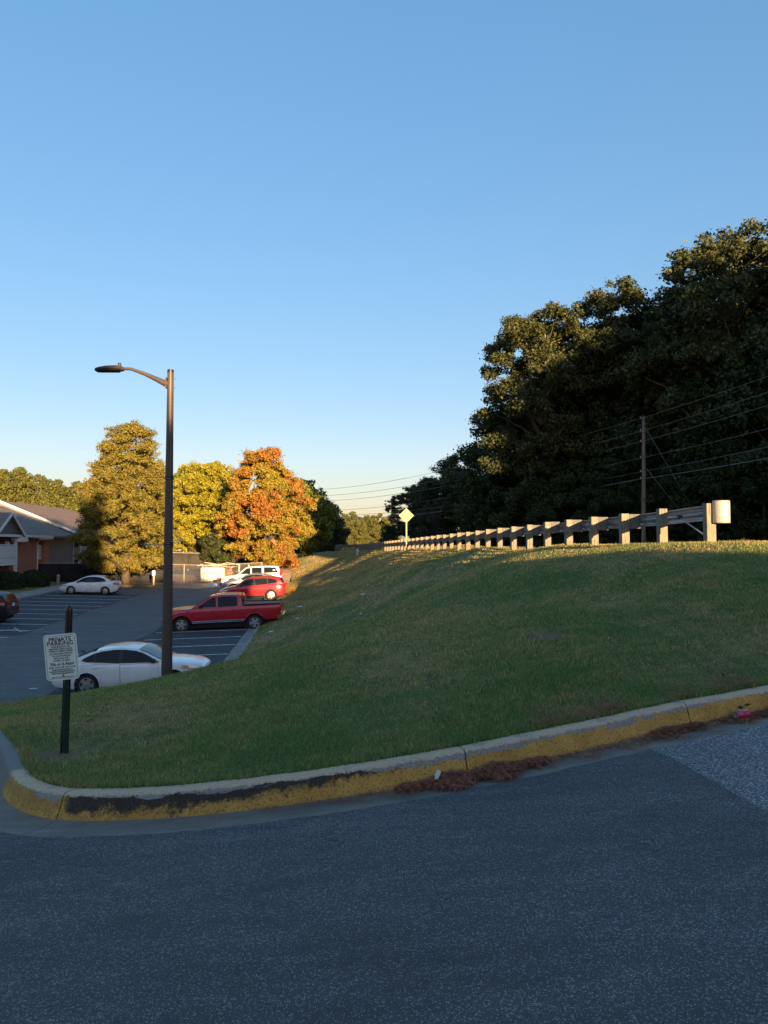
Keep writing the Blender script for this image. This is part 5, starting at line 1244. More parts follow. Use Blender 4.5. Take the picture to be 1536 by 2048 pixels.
# small sign on a wooden stake, concrete stub post
p = at(307.5, 1171, 66.8); p.z = gz_(p.x, 66.8) + .1; t = thing('notice_sign', 'small white notice on a wooden stake at the end of the cypress island', 'sign', p)
MB().box((0, 0, .65), (.10, .09, 1.5)).build('stake', 'lumber', t); MB().prism([(x, -0.07, 1.15 + z) for x, z in rrect(.27, .46, .05, 3)], (0, 0.02, 0)).build('notice', 'white_trim', t)
p = at(116, 1174, 65.2); p.z = gz_(p.x, 65.2) + .1; t = thing('bollard', 'stubby concrete bollard on the lawn before the black fence', 'bollard', p)
MB().lathe([(.14, -.1), (.14, .72), (.16, .74), (.16, .80), (.12, .86), (.0, .92)], 12).build('shaft', 'concrete', t, 40)

# ------------------------------------------------------------------ foliage
def cards(C, N, size, g, aspect=0.6, spread=0.9):
    """leaf cards: rhombic quads at C with rough normals N; returns vertices and faces"""
    n = len(C)
    N = N + g.normal(0, spread, (n, 3)); N /= np.linalg.norm(N, axis=1)[:, None] + 1e-9
    T = np.cross(N, g.normal(0, 1, (n, 3))); T /= np.linalg.norm(T, axis=1)[:, None] + 1e-9
    B = np.cross(N, T); s = size * g.uniform(0.6, 1.3, n)[:, None]
    k = N * s * 0.15
    V = np.stack([C - T * s, C - B * s * aspect + k, C + T * s, C + B * s * aspect + k], 1).reshape(-1, 3)
    return V, np.arange(4 * n).reshape(n, 4)

def clump_cloud(centres, radii, n_leaf, g, flat=0.8, shell=0.55):
    w = radii ** 2; idx = g.choice(len(centres), n_leaf, p=w / w.sum())
    d = g.normal(0, 1, (n_leaf, 3)); d /= np.linalg.norm(d, axis=1)[:, None]
    rr = radii[idx] * (shell + (1 - shell) * g.random(n_leaf)) * g.uniform(.85, 1.12, n_leaf)
    off = d * rr[:, None]; off[:, 2] *= flat
    return centres[idx] + off, d

def crown(name, prof, H0, H1, Rmax, n_cl, cl_r, n_leaf, leaf, m, seed, flat=0.8, inner=0.25, bias=None, spread=0.9, aspect=0.6, dens=1.0):
    """prof: (t, r) outline of the crown between heights H0 and H1; returns mesh and clump centres"""
    g = np.random.default_rng(seed); P_t, P_r = [p[0] for p in prof], [p[1] for p in prof]
    tt = np.linspace(0, 1, 200); ww = np.interp(tt, P_t, P_r) ** 1.3 + 0.03; t = g.choice(tt, n_cl, p=ww / ww.sum()) + g.uniform(-.004, .004, n_cl)
    a = g.uniform(0, 2 * PI, n_cl); rr = np.interp(t, P_t, P_r) * Rmax
    u = np.where(g.random(n_cl) < inner, g.random(n_cl) ** 0.5 * 0.7, g.uniform(0.72, 1.0, n_cl))
    lob = 1 + 0.16 * np.sin(a * 3 + seed) * np.sin(t * 7 + seed * 2)
    r_ = np.maximum(0, rr * u * lob - cl_r * 0.4)
    C = np.stack([r_ * np.cos(a), r_ * np.sin(a), H0 + (H1 - H0) * t], 1)
    rad = cl_r * g.uniform(0.6, 1.35, n_cl) * np.clip(0.45 + rr / Rmax * 0.8, .5, 1)
    L, D = clump_cloud(C, rad, n_leaf, g, flat)
    V, Fq = cards(L, D, leaf, g, aspect, spread)
    return np_mesh(name, V, Fq, m, 4), C

def crown_lobed(name, prof, H0, H1, Rmax, n_lobe, lobe_r, n_sub, sub_r, n_leaf, leaf, m, seed, flat=0.75, spread=0.9, aspect=0.55, stray=0.06):
    """crown of separate boughs: each bough a cluster of small leaf clumps, with gaps between the boughs"""
    g = np.random.default_rng(seed); P_t, P_r = [p[0] for p in prof], [p[1] for p in prof]; lob = []
    for _ in range(4000):
        if len(lob) >= n_lobe: break
        t = g.random() ** 0.8; a = g.uniform(0, 2 * PI); r_ = float(np.interp(t, P_t, P_r)) * Rmax * (g.uniform(.62, 1.0) if g.random() < .8 else g.uniform(0, .6)) - lobe_r * .5
        c = np.array([max(0, r_) * math.cos(a), max(0, r_) * math.sin(a), H0 + (H1 - H0 - lobe_r * .5) * t])
        if all(np.linalg.norm((c - q) * np.array([1, 1, 1.25])) > lobe_r * 0.9 for q, _r in lob): lob.append((c, lobe_r * g.uniform(.6, 1.25)))
    C = []; Rr = []
    for c, r_ in lob:
        k = int(n_sub * (r_ / lobe_r) ** 1.6) + 3
        d = g.normal(0, 1, (k, 3)); d /= np.linalg.norm(d, axis=1)[:, None]; d[:, 2] = np.where(d[:, 2] < -.35, -d[:, 2] * .6, d[:, 2])
        C.append(c + d * r_ * g.uniform(.45, 1.0, k)[:, None] * np.array([1, 1, flat])); Rr.append(sub_r * g.uniform(.5, 1.35, k))
    C = np.concatenate(C); Rr = np.concatenate(Rr)
    L, D = clump_cloud(C, Rr, int(n_leaf * (1 - stray)), g, .8, .35)
    L2, D2 = clump_cloud(C, Rr * 1.6, int(n_leaf * stray), g, .8, .5)
    L = np.concatenate([L, L2]); D = np.concatenate([D, D2])
    V, Fq = cards(L, D, leaf, g, aspect, spread)
    return np_mesh(name, V, Fq, m, 4), np.array([q for q, _r in lob])

def limbs(C, H0, H1, r0, seed, base_split=0.3, n=14, lean=(0, 0), top=0.92, m='bark'):
    g = random.Random(seed); b = MB(); hs = H0 + (H1 - H0) * base_split
    tr = []
    for k in range(9):
        t = k / 8; z = -0.4 + (H1 * top + 0.4) * t
        tr.append((lean[0] * t + 0.12 * math.sin(t * 5 + seed) * t, lean[1] * t + 0.12 * math.cos(t * 4 + seed) * t, z))
    b.tube(tr, [r0 * (1.25 if k == 0 else 1) * (1 - 0.11 * k) for k in range(9)], 10)
    for i in g.sample(range(len(C)), min(n, len(C))):
        c = Vector(C[i]); z = min(c.z - 0.1, max(H0 * 0.7, c.z - (0.35 * math.hypot(c.x, c.y) + 0.8)))
        t = (z + 0.4) / (H1 * top + 0.4); k = min(7, max(0, int(t * 8))); f_ = t * 8 - k
        s = Vector(tr[k]).lerp(Vector(tr[k + 1]), f_); rr = r0 * (1 - 0.11 * t * 8) * 0.5
        mid = s.lerp(c, 0.5) + Vector((g.uniform(-.3, .3), g.uniform(-.3, .3), g.uniform(-.1, .5)))
        b.tube([s, mid, c], [max(0.03, rr), max(0.025, rr * .65), 0.02], 6)
    return b.mesh('trunk', m, 60)

def tree(name, label, cat, loc, crown_me, trunk_me, rz=0.0, sc=1.0, group=None, zs=None):
    t = thing(name, label, cat, loc, rz, group); t.scale = (sc, sc, zs or sc)
    link('trunk', trunk_me, t); link('crown', crown_me, t); return t

M['oak'] = leaves('oak_leaves', [(0.026, 0.040, 0.014), (0.048, 0.064, 0.020), (0.075, 0.082, 0.026), (0.11, 0.10, 0.036)], None, transl=0.22)
M['ivy'] = leaves('vine_leaves', [(0.020, 0.036, 0.014), (0.036, 0.060, 0.020), (0.055, 0.078, 0.026)], None, transl=0.2)
M['cyp'] = leaves('cypress_needles', [(0.11, 0.12, 0.024), (0.18, 0.175, 0.033), (0.25, 0.205, 0.038), (0.24, 0.15, 0.040)], None, transl=0.3)
M['yel'] = leaves('yellow_green_leaves', [(0.16, 0.17, 0.018), (0.26, 0.25, 0.024), (0.36, 0.32, 0.03), (0.42, 0.34, 0.034)], None, transl=0.35)
M['org'] = leaves('autumn_leaves', [(0.20, 0.19, 0.028), (0.30, 0.255, 0.034), (0.37, 0.26, 0.04)], [(0.30, 0.115, 0.030), (0.38, 0.155, 0.036), (0.40, 0.21, 0.04)], 0.26, 0.35, (0.42, 0.60))
M['pine'] = leaves('pine_foliage', [(0.060, 0.075, 0.020), (0.105, 0.112, 0.026), (0.15, 0.14, 0.032)], None, transl=0.2)
M['grn'] = leaves('green_leaves', [(0.10, 0.13, 0.022), (0.17, 0.19, 0.03), (0.23, 0.225, 0.036)], None, transl=0.3)
M['bush'] = leaves('clipped_bush_leaves', [(0.020, 0.034, 0.014), (0.034, 0.052, 0.018), (0.05, 0.07, 0.024)], None, transl=0.15)
M['dkt'] = leaves('dark_tree_leaves', [(0.028, 0.040, 0.015), (0.045, 0.058, 0.02), (0.065, 0.072, 0.024)], None, transl=0.2)
M['red_sh'] = leaves('reddish_shrub_leaves', [(0.07, 0.035, 0.03), (0.10, 0.055, 0.045), (0.07, 0.06, 0.035)], None, transl=0.2)
M['tuft'] = leaves('dry_tuft', [(0.25, 0.15, 0.04), (0.33, 0.22, 0.06), (0.20, 0.16, 0.04)], None, transl=0.3)

OAKP = [(0, .35), (.12, .72), (.3, .95), (.5, 1.0), (.7, .86), (.85, .6), (1, .2)]
# --- left side
cm, C = crown_lobed('crown', [(0, .55), (.08, .85), (.22, 1.0), (.45, .95), (.65, .78), (.82, .60), (.93, .46), (1, .34)], 1.0, 15.1, 4.9, 230, 0.80, 9, .40, 130000, .10, 'cyp', 11, .85, .6, .5, .14)
tm = limbs(C, 1.3, 14.9, 0.40, 3, n=14, top=.75, m='bark')
p = at(251, 1174, 67); tree('cypress_tree', 'broad conical bald cypress turning gold, tallest tree by the car park, trunk on the island', 'tree', (p.x, 67, gz_(p.x, 67) + .1), cm, tm)
cm, C = crown_lobed('crown', [(0, .55), (.1, .85), (.3, 1), (.55, .98), (.75, .85), (.9, .62), (1, .3)], 2.3, 13.2, 5.0, 80, 1.35, 11, .5, 95000, .125, 'yel', 12, .85, .7, .55, .08)
p = at(408, 1130, 85); tree('yellow_tree', 'rounded yellow green tree between the lamp post and the orange tree', 'tree', (p.x, 85, -1.9), cm, limbs(C, 2.0, 13.1, .28, 5))
cm, C = crown_lobed('crown', [(0, .45), (.08, .72), (.22, .95), (.42, 1.0), (.60, .98), (.72, .80), (.84, .54), (.94, .40), (1, .25)], 0.7, 13.9, 5.3, 95, 1.25, 12, .48, 120000, .118, 'org', 13, .9, .7, .55, .08)
p = at(528, 1140, 78); tree('orange_tree', 'bright orange and yellow autumn tree standing over the parked cars', 'tree', (p.x, 78, -2.15), cm, limbs(C, .9, 13.9, .3, 6), 0.6)
cm, C = crown('crown', OAKP, 1.2, 4.4, 2.2, 80, .6, 16000, .13, 'dkt', 14)  # shade on this small tree is put into its dark leaf colour
p = at(436, 1120, 80.5); tree('small_tree', 'small dark shaded tree in front of the far brick building', 'tree', (p.x, 80.5, -1.7), cm, limbs(C, 1.2, 4.4, .1, 7))
cm, C = crown('crown', OAKP, 3, 13.5, 4.6, 140, 1.2, 30000, .22, 'grn', 15)
p = at(362, 1090, 112); tree('round_tree', 'rounded green tree rising behind the yellow tree beside the lamp post', 'tree', (p.x, 112, -1.0), cm, limbs(C, 3, 13.5, .3, 8))
cm2, C2 = crown('crown', OAKP, 2, 11, 4.0, 120, 1.1, 22000, .22, 'grn', 16)
tm2 = limbs(C2, 2, 11, .3, 9)
p = at(607, 1090, 100); tree('leafy_tree', 'green gold tree showing behind the right shoulder of the orange tree', 'tree', (p.x, 100, -1.6), cm2, tm2, 0, 1.06)
# pine belt behind the apartments
ORD = ['first', 'second', 'third', 'fourth', 'fifth', 'sixth', 'seventh', 'eighth', 'ninth', 'tenth', 'eleventh', 'twelfth', 'thirteenth', 'fourteenth', 'fifteenth', 'last']
pv = []
for sd in (21, 22, 23):
    cm, C = crown('crown', [(0, .7), (.15, .95), (.4, 1), (.7, .85), (.9, .6), (1, .3)], 2.0, 15, 3.4, 130, 1.0, 22000, .21, 'pine', sd, .75, .3)
    pv.append((cm, limbs(C, 3.5, 15, .24, sd, n=8)))
k = 0
for row, (Y, n, x0, x1) in enumerate(((108, 14, -63, -33), (116, 12, -70, -30), (124, 8, -40, -12))):
    for i in range(n):
        x = x0 + (x1 - x0) * i / (n - 1) + rnd.uniform(-.8, .8); y = Y + rnd.uniform(-3, 3); c, t_ = pv[k % 3]
        pxx = 768 + 1450 * x / y
        h = float(np.interp(pxx, [-60, 0, 60, 110, 160, 250, 330, 420, 620], [14.2, 14.6, 14.2, 12.6, 13.4, 13.0, 13.0, 12, 10])) * (y / 110) ** 0.5
        if row == 2: h *= 0.9
        t = tree('pine_tree', ORD[i] + ' from left in ' + ('front', 'middle', 'rear')[row] + ' row of pines behind the apartments', 'tree', (x, y, -2.2), c, t_, rnd.uniform(0, 6), h / 15 * rnd.uniform(.93, 1.05), 'pine belt behind the apartments'); k += 1
# clipped bushes before the porch
def bush_mesh(seed, rx_, ry_, h, n, leaf, m):
    g = np.random.default_rng(seed); d = g.normal(0, 1, (n, 3)); d /= np.linalg.norm(d, axis=1)[:, None]; d[:, 2] = np.abs(d[:, 2]) * 1.0 - 0.12
    sh = np.sign(d) * np.abs(d) ** 0.72; r_ = g.uniform(.8, 1.03, n)[:, None]; Cc = sh * r_ * np.array([rx_, ry_, h])
    V, Fq = cards(Cc, d, leaf, g); core = MB().lathe([(.80 * rx_, 0), (.86 * rx_, .35 * h), (.78 * rx_, .68 * h), (.4 * rx_, .84 * h), (0, .88 * h)], 16)
    me = np_mesh('foliage', V, Fq, m, 4); return me, core.mesh('dark_core', 'void', 60)  # solid near-black core gives the bush its dark inside
for px, Y, rx_, h, lab in ((14, 59.2, 1.25, 1.55, 'clipped dark bush cut by the left edge of the picture, before the porch'), (68, 62.0, 1.15, 1.55, 'clipped dark bush at the foot of the brick wall by the porch post')):
    p = at(px, 1182, Y); z = gz_(p.x, Y) + .12; me, co = bush_mesh(int(px), rx_, rx_, h, 7000, .075, 'bush')
    t = thing('clipped_bush', lab, 'bush', (p.x, Y, z), 0, 'clipped bushes by the porch'); link('foliage', me, t); link('dark_core', co, t)
# dark trees beyond the bank, left of the far road
cd, Cd = crown('crown', OAKP, 1.0, 10, 4.2, 110, 1.0, 15000, .2, 'dkt', 31); td = limbs(Cd, 1, 10, .25, 31)
for i, (px, Y, s, lab) in enumerate(((612, 130, .95, 'dark tree directly behind the two thin utility poles'), (648, 128, 1.02, 'tallest dark tree just right of the two thin utility poles'), (668, 140, .70, 'low dark tree at the right end of the clump by the thin poles'), (590, 140, .85, 'dark tree half hidden behind the orange tree'), (632, 122, .62, 'lower dark bushy tree at the foot of the thin poles'))):
    p = at(px, 1090, Y); tree('dark_tree', lab, 'tree', (p.x, Y, -1.2), cd, td, i * 1.3, s, 'dark trees by the far poles')
for i, (px, Y, s) in enumerate(((690, 235, 1.15), (704, 260, 1.3), (719, 240, 1.05), (733, 262, 1.2), (748, 245, 1.12), (762, 265, 1.25), (676, 250, 1.1), (655, 265, 1.2), (778, 255, 1.15))):
    c, t_ = pv[i % 3]; p = at(px, 1090, Y); tree('pine_tree', ORD[sorted([690, 704, 719, 733, 748, 762, 676, 655, 778]).index(px)] + ' from the left of the distant golden pines closing the end of the road', 'tree', (p.x, Y, -1.0 - 2 * s), c, t_, i, s * .82, 'distant pines at the end of the road')

# --- right side: tall woods beyond the road
OA = []
for sd, np_ in ((41, [(0, .45), (.12, .8), (.3, 1.0), (.5, 1.0), (.7, .9), (.85, .68), (1, .3)]), (42, [(0, .5), (.1, .8), (.3, 1), (.55, .95), (.75, .85), (.9, .6), (1, .3)]), (43, [(0, .6), (.2, .9), (.45, 1), (.7, .95), (.88, .7), (1, .3)])):
    cm, C = crown_lobed('crown', np_, 4.5, 20, 7.2, 44, 2.1, 15, .62, 95000, .125, 'oak', sd); OA.append((cm, limbs(C, 4.5, 20, .40, sd, n=40, m='bark_pale')))
LO = []
for sd in (51, 52):
    cm, C = crown_lobed('crown', [(0, .75), (.25, 1), (.55, .95), (.8, .7), (1, .3)], 0.4, 9.5, 4.6, 34, 1.4, 14, .55, 42000, .11, 'ivy', sd); LO.append((cm, limbs(C, .4, 9.5, .22, sd, n=20)))
WG = 'tall oaks of the dark wood beyond the road'; UG = 'vine-covered understorey trees at the wood edge'
oaks = [(1092, 53, 17.7, 1.0, 0, 0.2, 'leftmost tall oak, its sunlit crown reaching out over the road'), (1215, 55, 20.2, 1.0, 1, 1.9, 'tall oak with golden sunlit top, in the middle of the three oak tops'),
        (1310, 54, 18.2, .95, 2, 4.0, 'oak with broad sunlit top, left of the tallest dark oak'), (1480, 47, 20.9, 1.0, 0, 2.6, 'tallest dark oak against the right edge of the picture'), (1590, 50, 21.5, 1.05, 1, 5.2, 'dark oak cut off by the right edge of the picture')]
for px, Y, h, s, v, rz, lab in oaks:
    x = (px - 768) / 1450 * Y; z = float(road_z(min(Y, 100))) + .2; k = h / 20
    tree('oak_tree', lab, 'tree', (x, Y, z), OA[v][0], OA[v][1], rz, k * s, WG, k)
k = 0
for px, Y, h, lab in ((1040, 58, 11.5, 'vine-covered tree under the overhanging left oak'), (1110, 56, 12.0, None), (1180, 55, 13.0, None), (1250, 54, 12.0, None), (1330, 52, 13.0, None), (1410, 50, 13.5, None), (1490, 47, 14.0, None), (1570, 44, 14.0, None),
                      (1075, 51, 6.5, None), (1150, 50, 6.0, None), (1225, 49, 6.5, None), (1300, 48, 5.5, None), (1375, 46, 6.0, None), (1450, 43, 6.2, None), (1530, 41, 6.0, None), (1010, 60, 7.0, None)):
    x = (px - 768) / 1450 * Y; c, t_ = LO[k % 2]; z = float(road_z(min(Y, 100)))
    tree('understorey_tree', lab or (ORD[[1110, 1180, 1250, 1330, 1410, 1490, 1570].index(px)] + ' from the left of the dark leafy trees filling the middle of the wood edge' if h > 9 else ORD[[1010, 1075, 1150, 1225, 1300, 1375, 1450, 1530].index(px)] + ' from the left of the low bushy trees at the foot of the dark wood'), 'tree', (x, Y, z), c, t_, k * 1.1, h / 9.5, UG if lab is None else None, h / 9.5 * 1.0); k += 1
# second rank of oaks so that the wood is deep
for px, Y, h, v in ((1160, 64, 18, 2), (1280, 66, 19, 0), (1400, 62, 17.5, 1), (1500, 60, 21, 2)):
    x = (px - 768) / 1450 * Y; tree('oak_tree', ORD[[1160, 1280, 1400, 1500].index(px)] + ' from the left of the oaks in the second rank of the dark wood', 'tree', (x, Y, 1.5), OA[v][0], OA[v][1], px, h / 20, WG)
# wood continuing down the road to the left
for i, (px, Y, top, lab) in enumerate(((960, 70, 893, 'round topped tree left of the tall oaks, touched by sun on top'), (905, 78, 925, 'dark tree on the falling line of trees left of the oaks'), (865, 88, 958, 'dark tree above and right of the diamond sign'), (822, 98, 972, 'dark loose topped tree right above the diamond sign'), (985, 66, 960, 'dark tree filling the dip below the left oak'), (930, 74, 985, 'low dark tree behind the middle of the guard rail'), (880, 84, 1000, 'low dark tree behind the diamond sign on the right'), (795, 112, 1040, 'small dark tree left of the diamond sign'), (778, 125, 1050, 'lowest dark tree at the far end of the wood'))):
    x = (px - 768) / 1450 * Y; z = float(road_z(min(Y, 140))); h = (1085 - top) / 1450 * Y + EYE - z; c, t_ = (LO[i % 2] if i % 3 else (OA[2][0], OA[2][1])); b_ = 9.5 if i % 3 else 20
    k_ = h / b_; wd = (k_ if i % 3 else k_ * 1.15); tree('roadside_tree', lab, 'tree', (x, Y, z), c, t_, i, wd, 'trees along the road below the tall oaks', k_)
cm, C = crown('crown', OAKP, .8, 5.2, 2.6, 40, .6, 3200, .09, 'red_sh', 61); p = at(872, 1090, 76); tree('reddish_shrub', 'thin reddish shrub with bare stems behind the guard rail', 'shrub', (p.x, 76, float(road_z(76))), cm, limbs(C, .8, 5.2, .07, 61, n=20))
# woods and undergrowth out of sight to the right and behind: they throw the shade that lies over the foreground
g = np.random.default_rng(77)
def shade_wood(n, q0, q1, p0, p1, ztop, zbot, seed):
    """a mass of foliage; q across the sun, p along it"""
    g = np.random.default_rng(seed); hx, hy = -math.sin(SUN_AZ), -math.cos(SUN_AZ)         # heading of the sun's rays
    q = g.uniform(q0, q1, n); p = g.uniform(p0, p1, n)
    lim = (np.interp(q, [x[0] for x in ztop], [x[1] for x in ztop]) if hasattr(ztop, '__len__') else ztop) + 0.3 * np.sin(q * 0.9 + seed) + 0.3 * np.sin(q * 2.3 + 1)
    z = zbot + (lim - zbot) * g.random(n) ** 0.9
    X = q * hy + p * hx; Y = -q * hx + p * hy
    return np.stack([X, Y, z], 1)
Wd = [shade_wood(22000, -46, -0.4, -44, -34, 18.0, -4, 1), shade_wood(10000, 0.0, 9.3, -37, -33.5, 10.3, -2, 2), shade_wood(22000, 25.6, 75, -9, 0, [(26, 17.5), (30, 19.5), (34, 23), (75, 24)], 0, 4)]
Wd = np.concatenate(Wd); V, Fq = cards(Wd, g.normal(0, 1, Wd.shape), .78, g, .7)
stuff(link('woods_behind', np_mesh('woods_behind', V, Fq, 'oak', 4)), 'dense wood standing behind the viewer across the driveway', 'woods')

# ------------------------------------------------------------------ grass blades on the near bank
g = np.random.default_rng(5)
def scatter(n, y0, y1, power):
    u = g.random(n); a = 1 - power; Y = (y0 ** a + (y1 ** a - y0 ** a) * u) ** (1 / a)
    X = Y * g.uniform(-.58, .58, n); return X, Y
X, Y = scatter(430000, 4.6, 34, 1.3)
X2, Y2 = scatter(260000, 34, 95, 1.2); X2 = np.where(True, g.uniform(-14, 5, len(X2)), X2)
X, Y = np.concatenate([X, X2]), np.concatenate([Y, Y2])
keep = in_poly(np.array(lawn_poly), X, Y); X, Y = X[keep], Y[keep]
for sx, sy, sr in SOIL:
    k = (np.hypot(X - sx, Y - sy) > sr * g.uniform(.45, 1.15, len(X))) | (g.random(len(X)) < .12); X, Y = X[k], Y[k]
n = len(X); Z = bank_z(X, Y)
sc = np.clip(Y / 6.5, .8, 7.5)
tuft = np.array([mnoise.noise((x * 1.7, y * 1.7, 0)) for x, y in zip(X[:0], Y[:0])])
hgt = g.uniform(.020, .052, n) * (0.75 + 0.25 * np.minimum(sc, 4.6)) * (0.8 + .35 * np.sin(X * 2.1 + np.sin(Y * 1.3) * 2) * np.sin(Y * 1.7))
wid = g.uniform(.0022, .0048, n) * sc
a = g.uniform(0, 2 * PI, n); lx_, ly_ = np.cos(a), np.sin(a); b_ = g.uniform(0, 2 * PI, n); ln = hgt * g.uniform(.15, 1.0, n)
base = np.stack([X, Y, Z - .004], 1)
side_ = np.stack([lx_ * wid, ly_ * wid, 0 * wid], 1); tip = base + np.stack([np.cos(b_) * ln, np.sin(b_) * ln, hgt], 1)
V = np.stack([base - side_, base + side_, tip], 1).reshape(-1, 3)
stuff(link('grass', np_mesh('grass', V, np.arange(3 * n).reshape(n, 3), 'blade', 3)), 'short mown grass with dry straw patches growing on the bank', 'grass')
# longer fringe hanging over the kerb
ids = np.nonzero((clen > clen[icorner] - 8.5) & (clen < clen[icorner] + 2.2))[0]
k_ = g.choice(ids, 9000); off = .165 + g.random(9000) ** 2 * .12; P2 = cpath[k_] + cnorm[k_] * off[:, None] + g.normal(0, .01, (9000, 2))
Z2 = bank_z(P2[:, 0], P2[:, 1]); h2 = g.uniform(.02, .055, 9000); w2 = g.uniform(.0016, .003, 9000); a2 = g.uniform(0, 2 * PI, 9000)
base = np.stack([P2[:, 0], P2[:, 1], np.maximum(Z2, drive_z(P2[:, 0], P2[:, 1]) + .135)], 1); s2 = np.stack([np.cos(a2) * w2, np.sin(a2) * w2, 0 * w2], 1)
d2 = -cnorm[k_] * g.uniform(-.35, .55, 9000)[:, None] * h2[:, None]
tip = base + np.stack([d2[:, 0] + g.normal(0, .012, 9000), d2[:, 1], h2], 1)
V = np.stack([base - s2, base + s2, tip], 1).reshape(-1, 3)
stuff(link('grass_fringe', np_mesh('grass_fringe', V, np.arange(27000).reshape(9000, 3), 'blade', 3)), 'ragged grass fringe along the back of the painted kerb', 'grass')
# dry tuft by the crossover's tail
p = Vector((float(toe_x(53)) + .7, 53.0, 0)); p.z = bz(p.x, p.y); n = 700; a = g.uniform(0, 2 * PI, n); r_ = g.random(n) ** .5 * .45
base = np.stack([p.x + r_ * np.cos(a), p.y + r_ * np.sin(a), np.full(n, p.z - .05)], 1); h = g.uniform(.4, 1.0, n); s = np.stack([np.cos(a + 1) * .02, np.sin(a + 1) * .02, 0 * a], 1)
tip = base + np.stack([np.cos(a) * h * .45, np.sin(a) * h * .45, h], 1)
t = thing('grass_tuft', 'dry golden grass tuft at the tail of the red crossover', 'grass tuft', p); me = np_mesh('blades', np.stack([base - s, base + s, tip], 1).reshape(-1, 3) - np.array(p), np.arange(3 * n).reshape(n, 3), 'tuft', 3); link('blades', me, t)

# ------------------------------------------------------------------ pine needles, can, paper, leaf in the gutter
def near_curb(x):
    i = int(np.argmin(np.abs(cpath[:, 0] - x) + 10 * (cpath[:, 1] > 9))); return i
def needle_pile(name, label, n, x0, x1, width, hmax, m, lmin=.05, lmax=.14, shape=None, r=.0011):
    gg = np.random.default_rng(int(abs(x0) * 100) + n); u = gg.beta(2, 2, n); xs = x0 + (x1 - x0) * u
    V = []; Fq = []
    for x in xs:
        i = near_curb(x); env = math.sin(PI * np.clip((x - x0) / (x1 - x0), 0.02, .98)) ** .6 * (0.65 + .35 * math.sin(x * 19))
        o = -abs(gg.normal(0.0, .42)) * width * env - .008
        if o < -width: o = -width * gg.random()
        p = cpath[i] + cnorm[i] * o; z = float(drive_z(p[0], p[1])) - .004 + hmax * env * max(0, 1 + o / (width * 1.05)) * gg.random() ** .5 + .006
        a = gg.uniform(0, 2 * PI); l = gg.uniform(lmin, lmax) / 2; t = np.array([math.cos(a), math.sin(a), gg.uniform(-.35, .35)]) * l; sd = np.array([-math.sin(a), math.cos(a), .3]) * r
        c = np.array([p[0], p[1], z]); bnd = np.array([0, 0, l * .2]); b0 = len(V)
        V += [c - t - sd * .6, c - t + sd * .6, c - sd + bnd, c + sd + bnd, c + t]
        Fq += [(b0, b0 + 1, b0 + 3), (b0, b0 + 3, b0 + 2), (b0 + 2, b0 + 3, b0 + 4)]
    return stuff(link(name, np_mesh(name, np.array(V), np.array(Fq), m, 3)), label, 'pine needles')
needle_pile('pine_needles', 'largest heap of red brown pine needles against the yellow kerb', 11000, .06, 1.14, .24, .055, 'needles', r=.0016)
needle_pile('pine_needles', 'small heap of brown pine needles in the gutter left of the drink can', 3600, 1.93, 2.42, .13, .035, 'needles', r=.0015)
needle_pile('pine_needles', 'drift of brown needles and straw around the pink drink can', 3200, 2.45, 3.6, .17, .03, 'needles', r=.0015)
needle_pile('pine_needles', 'thin scatter of brown needles along the whole gutter', 1500, -.9, 3.9, .28, .012, 'needles', r=.0013)
needle_pile('dry_straw', 'thin scatter of pale straw along the gutter', 900, .9, 3.6, .27, .012, 'straw', r=.0011)
# needles in the grass behind the kerb on the right
n = 2600; gg = np.random.default_rng(9); ii = gg.choice(np.nonzero((cpath[:, 0] > 1.2) & (cpath[:, 0] < 4.2) & (cpath[:, 1] < 8))[0], n); off = .18 + gg.gamma(1.2, .10, n) + .5 * (gg.random(n) < .12) * gg.random(n); P2 = cpath[ii] + cnorm[ii] * off[:, None]
msk = np.sin(P2[:, 0] * 5.1) + np.sin(P2[:, 0] * 11 + 1) > -.15; P2 = P2[msk]; n = len(P2); Z2 = bank_z(P2[:, 0], P2[:, 1]) + gg.uniform(.012, .04, n); a = gg.uniform(0, 2 * PI, n); l = gg.uniform(.03, .07, n)
c = np.stack([P2[:, 0], P2[:, 1], Z2], 1); t = np.stack([np.cos(a) * l, np.sin(a) * l, gg.uniform(-.012, .012, n)], 1); s = np.stack([-np.sin(a), np.cos(a), 0 * a + .4], 1) * .0017
stuff(link('pine_needles', np_mesh('pine_needles', np.stack([c - t - s, c - t + s, c + t], 1).reshape(-1, 3), np.arange(3 * n).reshape(n, 3), 'needles', 3)), 'brown needles lying in the grass behind the kerb at the right', 'pine needles')

i = near_curb(2.70); q = cpath[i] - cnorm[i] * .065; zc = float(drive_z(q[0], q[1])) + .040
can = thing('drink_can', 'crushed pink and red drink can lying on its side against the yellow kerb', 'can', (q[0], q[1], zc), math.atan2(ctan[i][1], ctan[i][0]) + PI + .12)
b = MB(); rows = []
for xx, r_, dz in ((-.061, .024, 0), (-.058, .027, 0), (-.050, .033, 0), (-.02, .033, -.001), (.01, .030, -.003), (.035, .032, -.001), (.050, .032, 0), (.058, .027, 0), (.061, .025, 0)):
    rows.append([(xx, r_ * math.cos(a), dz + r_ * math.sin(a) * (1 - .12 * math.exp(-((xx - .01) / .02) ** 2) * (math.sin(a) > 0))) for a in np.linspace(0, 2 * PI, 25)])
b.grid(rows); b.build('body', 'can', can, 40)
b = MB(); b.grid([[(xx, .0335 * math.cos(a), .0005 + .0335 * math.sin(a) - (.006 if xx > 0 and xx < .03 else 0)) for a in np.linspace(PI * .28, PI * .62, 8)] for xx in (-.046, -.02, .01, .046)]); b.build('printed_panel', 'can_light', can, 40)
